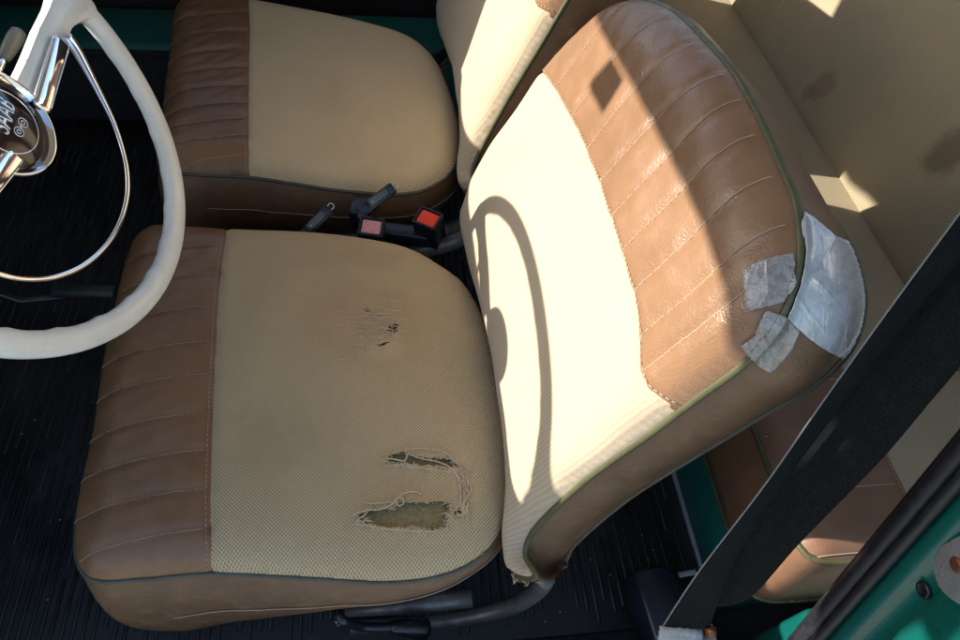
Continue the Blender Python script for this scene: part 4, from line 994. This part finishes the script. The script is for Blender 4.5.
# jamb: plane facing forward, behind the seal, stepping outwards
def jamb(z, out, back): p = pil(z); return p+V(.012+back, -out, 0)
cols = [(-.004, .02), (.004, .003), (.022, .0), (.030, .0), (.033, .006), (.052, .007), (.056, .0015), (.10, .0), (.15, .0), (.17, .01), (.18, .04)]
m = MB(); vs = [jamb(z, o_, b_) for z in zs for (o_, b_) in cols]; k = len(cols)
m.add(vs, [(i*k+j, (i+1)*k+j, (i+1)*k+j+1, i*k+j+1) for i in range(len(zs)-1) for j in range(k-1)])
jm = m.build('jamb_panel', MT['teal'], pi)
md = jm.modifiers.new('t', 'SOLIDIFY'); md.thickness = .002; md.offset = -1
SEAL = plain('black rubber seal', (.012, .013, .016), .45, nscale=90, namt=.3, bumpd=.0008, c2=(.03, .03, .032))
m = MB(); tube([pil(z)+V(.006, .002, 0) for z in zs], .0085, 12, mb=m); tube([pil(z)+V(.004, -.012, 0) for z in zs], .0052, 10, mb=m); tube([pil(z)+V(.012, .013, 0) for z in zs], .005, 10, mb=m); m.build('weather_seal', SEAL, pi)
c = pxx(923, 590, .434); lathe(c, (-1, 0, 0), [(.0072, -.002), (.0072, .0006), (.0055, .002), (.0045, .0008), (.0001, .0006)], 28, ref=(0, 1, 0)).build('rubber_plug', MT['black'], pi)
# striker plate
c = pxx(966, 575, .434)
SPx = [(939, 568), (943, 552), (953, 542), (975, 535), (1000, 560), (1000, 600), (985, 612), (962, 602), (946, 588)]
P = [pxx(x, y, .434) for x, y in SPx]; P = list(spline(P, 28, True)); m = MB(); prism(P, (-.006, 0, 0), mb=m, bev=.0015); sp = m.build('striker_plate', plain('worn chromed latch', (.42, .43, .45), .3, .6, nscale=60, namt=.3), pi, sharp=40)
for (x, y) in ((957, 565), (985, 585)):
    lathe(pxx(x, y, .428), (-1, 0, 0), [(.0062, -.001), (.0062, .001), (.0045, .0022), (.0001, .0014)], 20, ref=(0, 1, 0)).build('screw', MT['brass'], sp)
# near sill in teal, below the bench end
ns = thing('door_sill', (.2, -.27, .0), 'teal near doorway sill below the sunlit end of the rear bench', 'sill')
m = MB(); obox((-.1, -.285, .055), (1, 0, 0), (0, 1, 0), (0, 0, 1), (1.10, .07, .13), .012, 3, mb=m); obox((.80, -.262, .12), (1, 0, 0), (0, 1, 0), (0, 0, 1), (.70, .055, .2), .012, 3, mb=m)
m.build('sill_panel', MT['teal'], ns)

# ------------------------------------------------------------------ light
w = bpy.data.worlds.new('World'); SC.world = w; w.use_nodes = True; nt = w.node_tree; nt.nodes.clear()
bg = nt.nodes.new('ShaderNodeBackground'); sky = nt.nodes.new('ShaderNodeTexSky'); wo = nt.nodes.new('ShaderNodeOutputWorld')
sky.sky_type = 'NISHITA'; sky.sun_disc = False; sky.sun_elevation = SUN_EL; sky.dust_density = 1.5; sky.ozone_density = .5; sky.air_density = .9
to_sun = -SD; sky.sun_rotation = math.atan2(to_sun[0], to_sun[1])
nt.links.new(sky.outputs[0], bg.inputs[0]); bg.inputs[1].default_value = .145; nt.links.new(bg.outputs[0], wo.inputs[0])
ld = bpy.data.lights.new('sun', 'SUN'); ld.energy = 4.2; ld.angle = math.radians(.5); ld.color = (1, .95, .87)
lo_ = bpy.data.objects.new('sun', ld); COL.objects.link(lo_); lo_.rotation_euler = Vector(tuple(-SD)).to_track_quat('Z', 'Y').to_euler(); lo_.location = (-3, 0, 3)
SC.view_settings.view_transform = 'Standard'; SC.view_settings.look = 'None'; SC.view_settings.gamma = 1; SC.view_settings.exposure = 1.25
SC.cycles.max_bounces = 8; SC.cycles.diffuse_bounces = 5; SC.cycles.sample_clamp_indirect = 6
for o in bpy.data.objects:
    if '_b' in o.keys(): del o['_b']
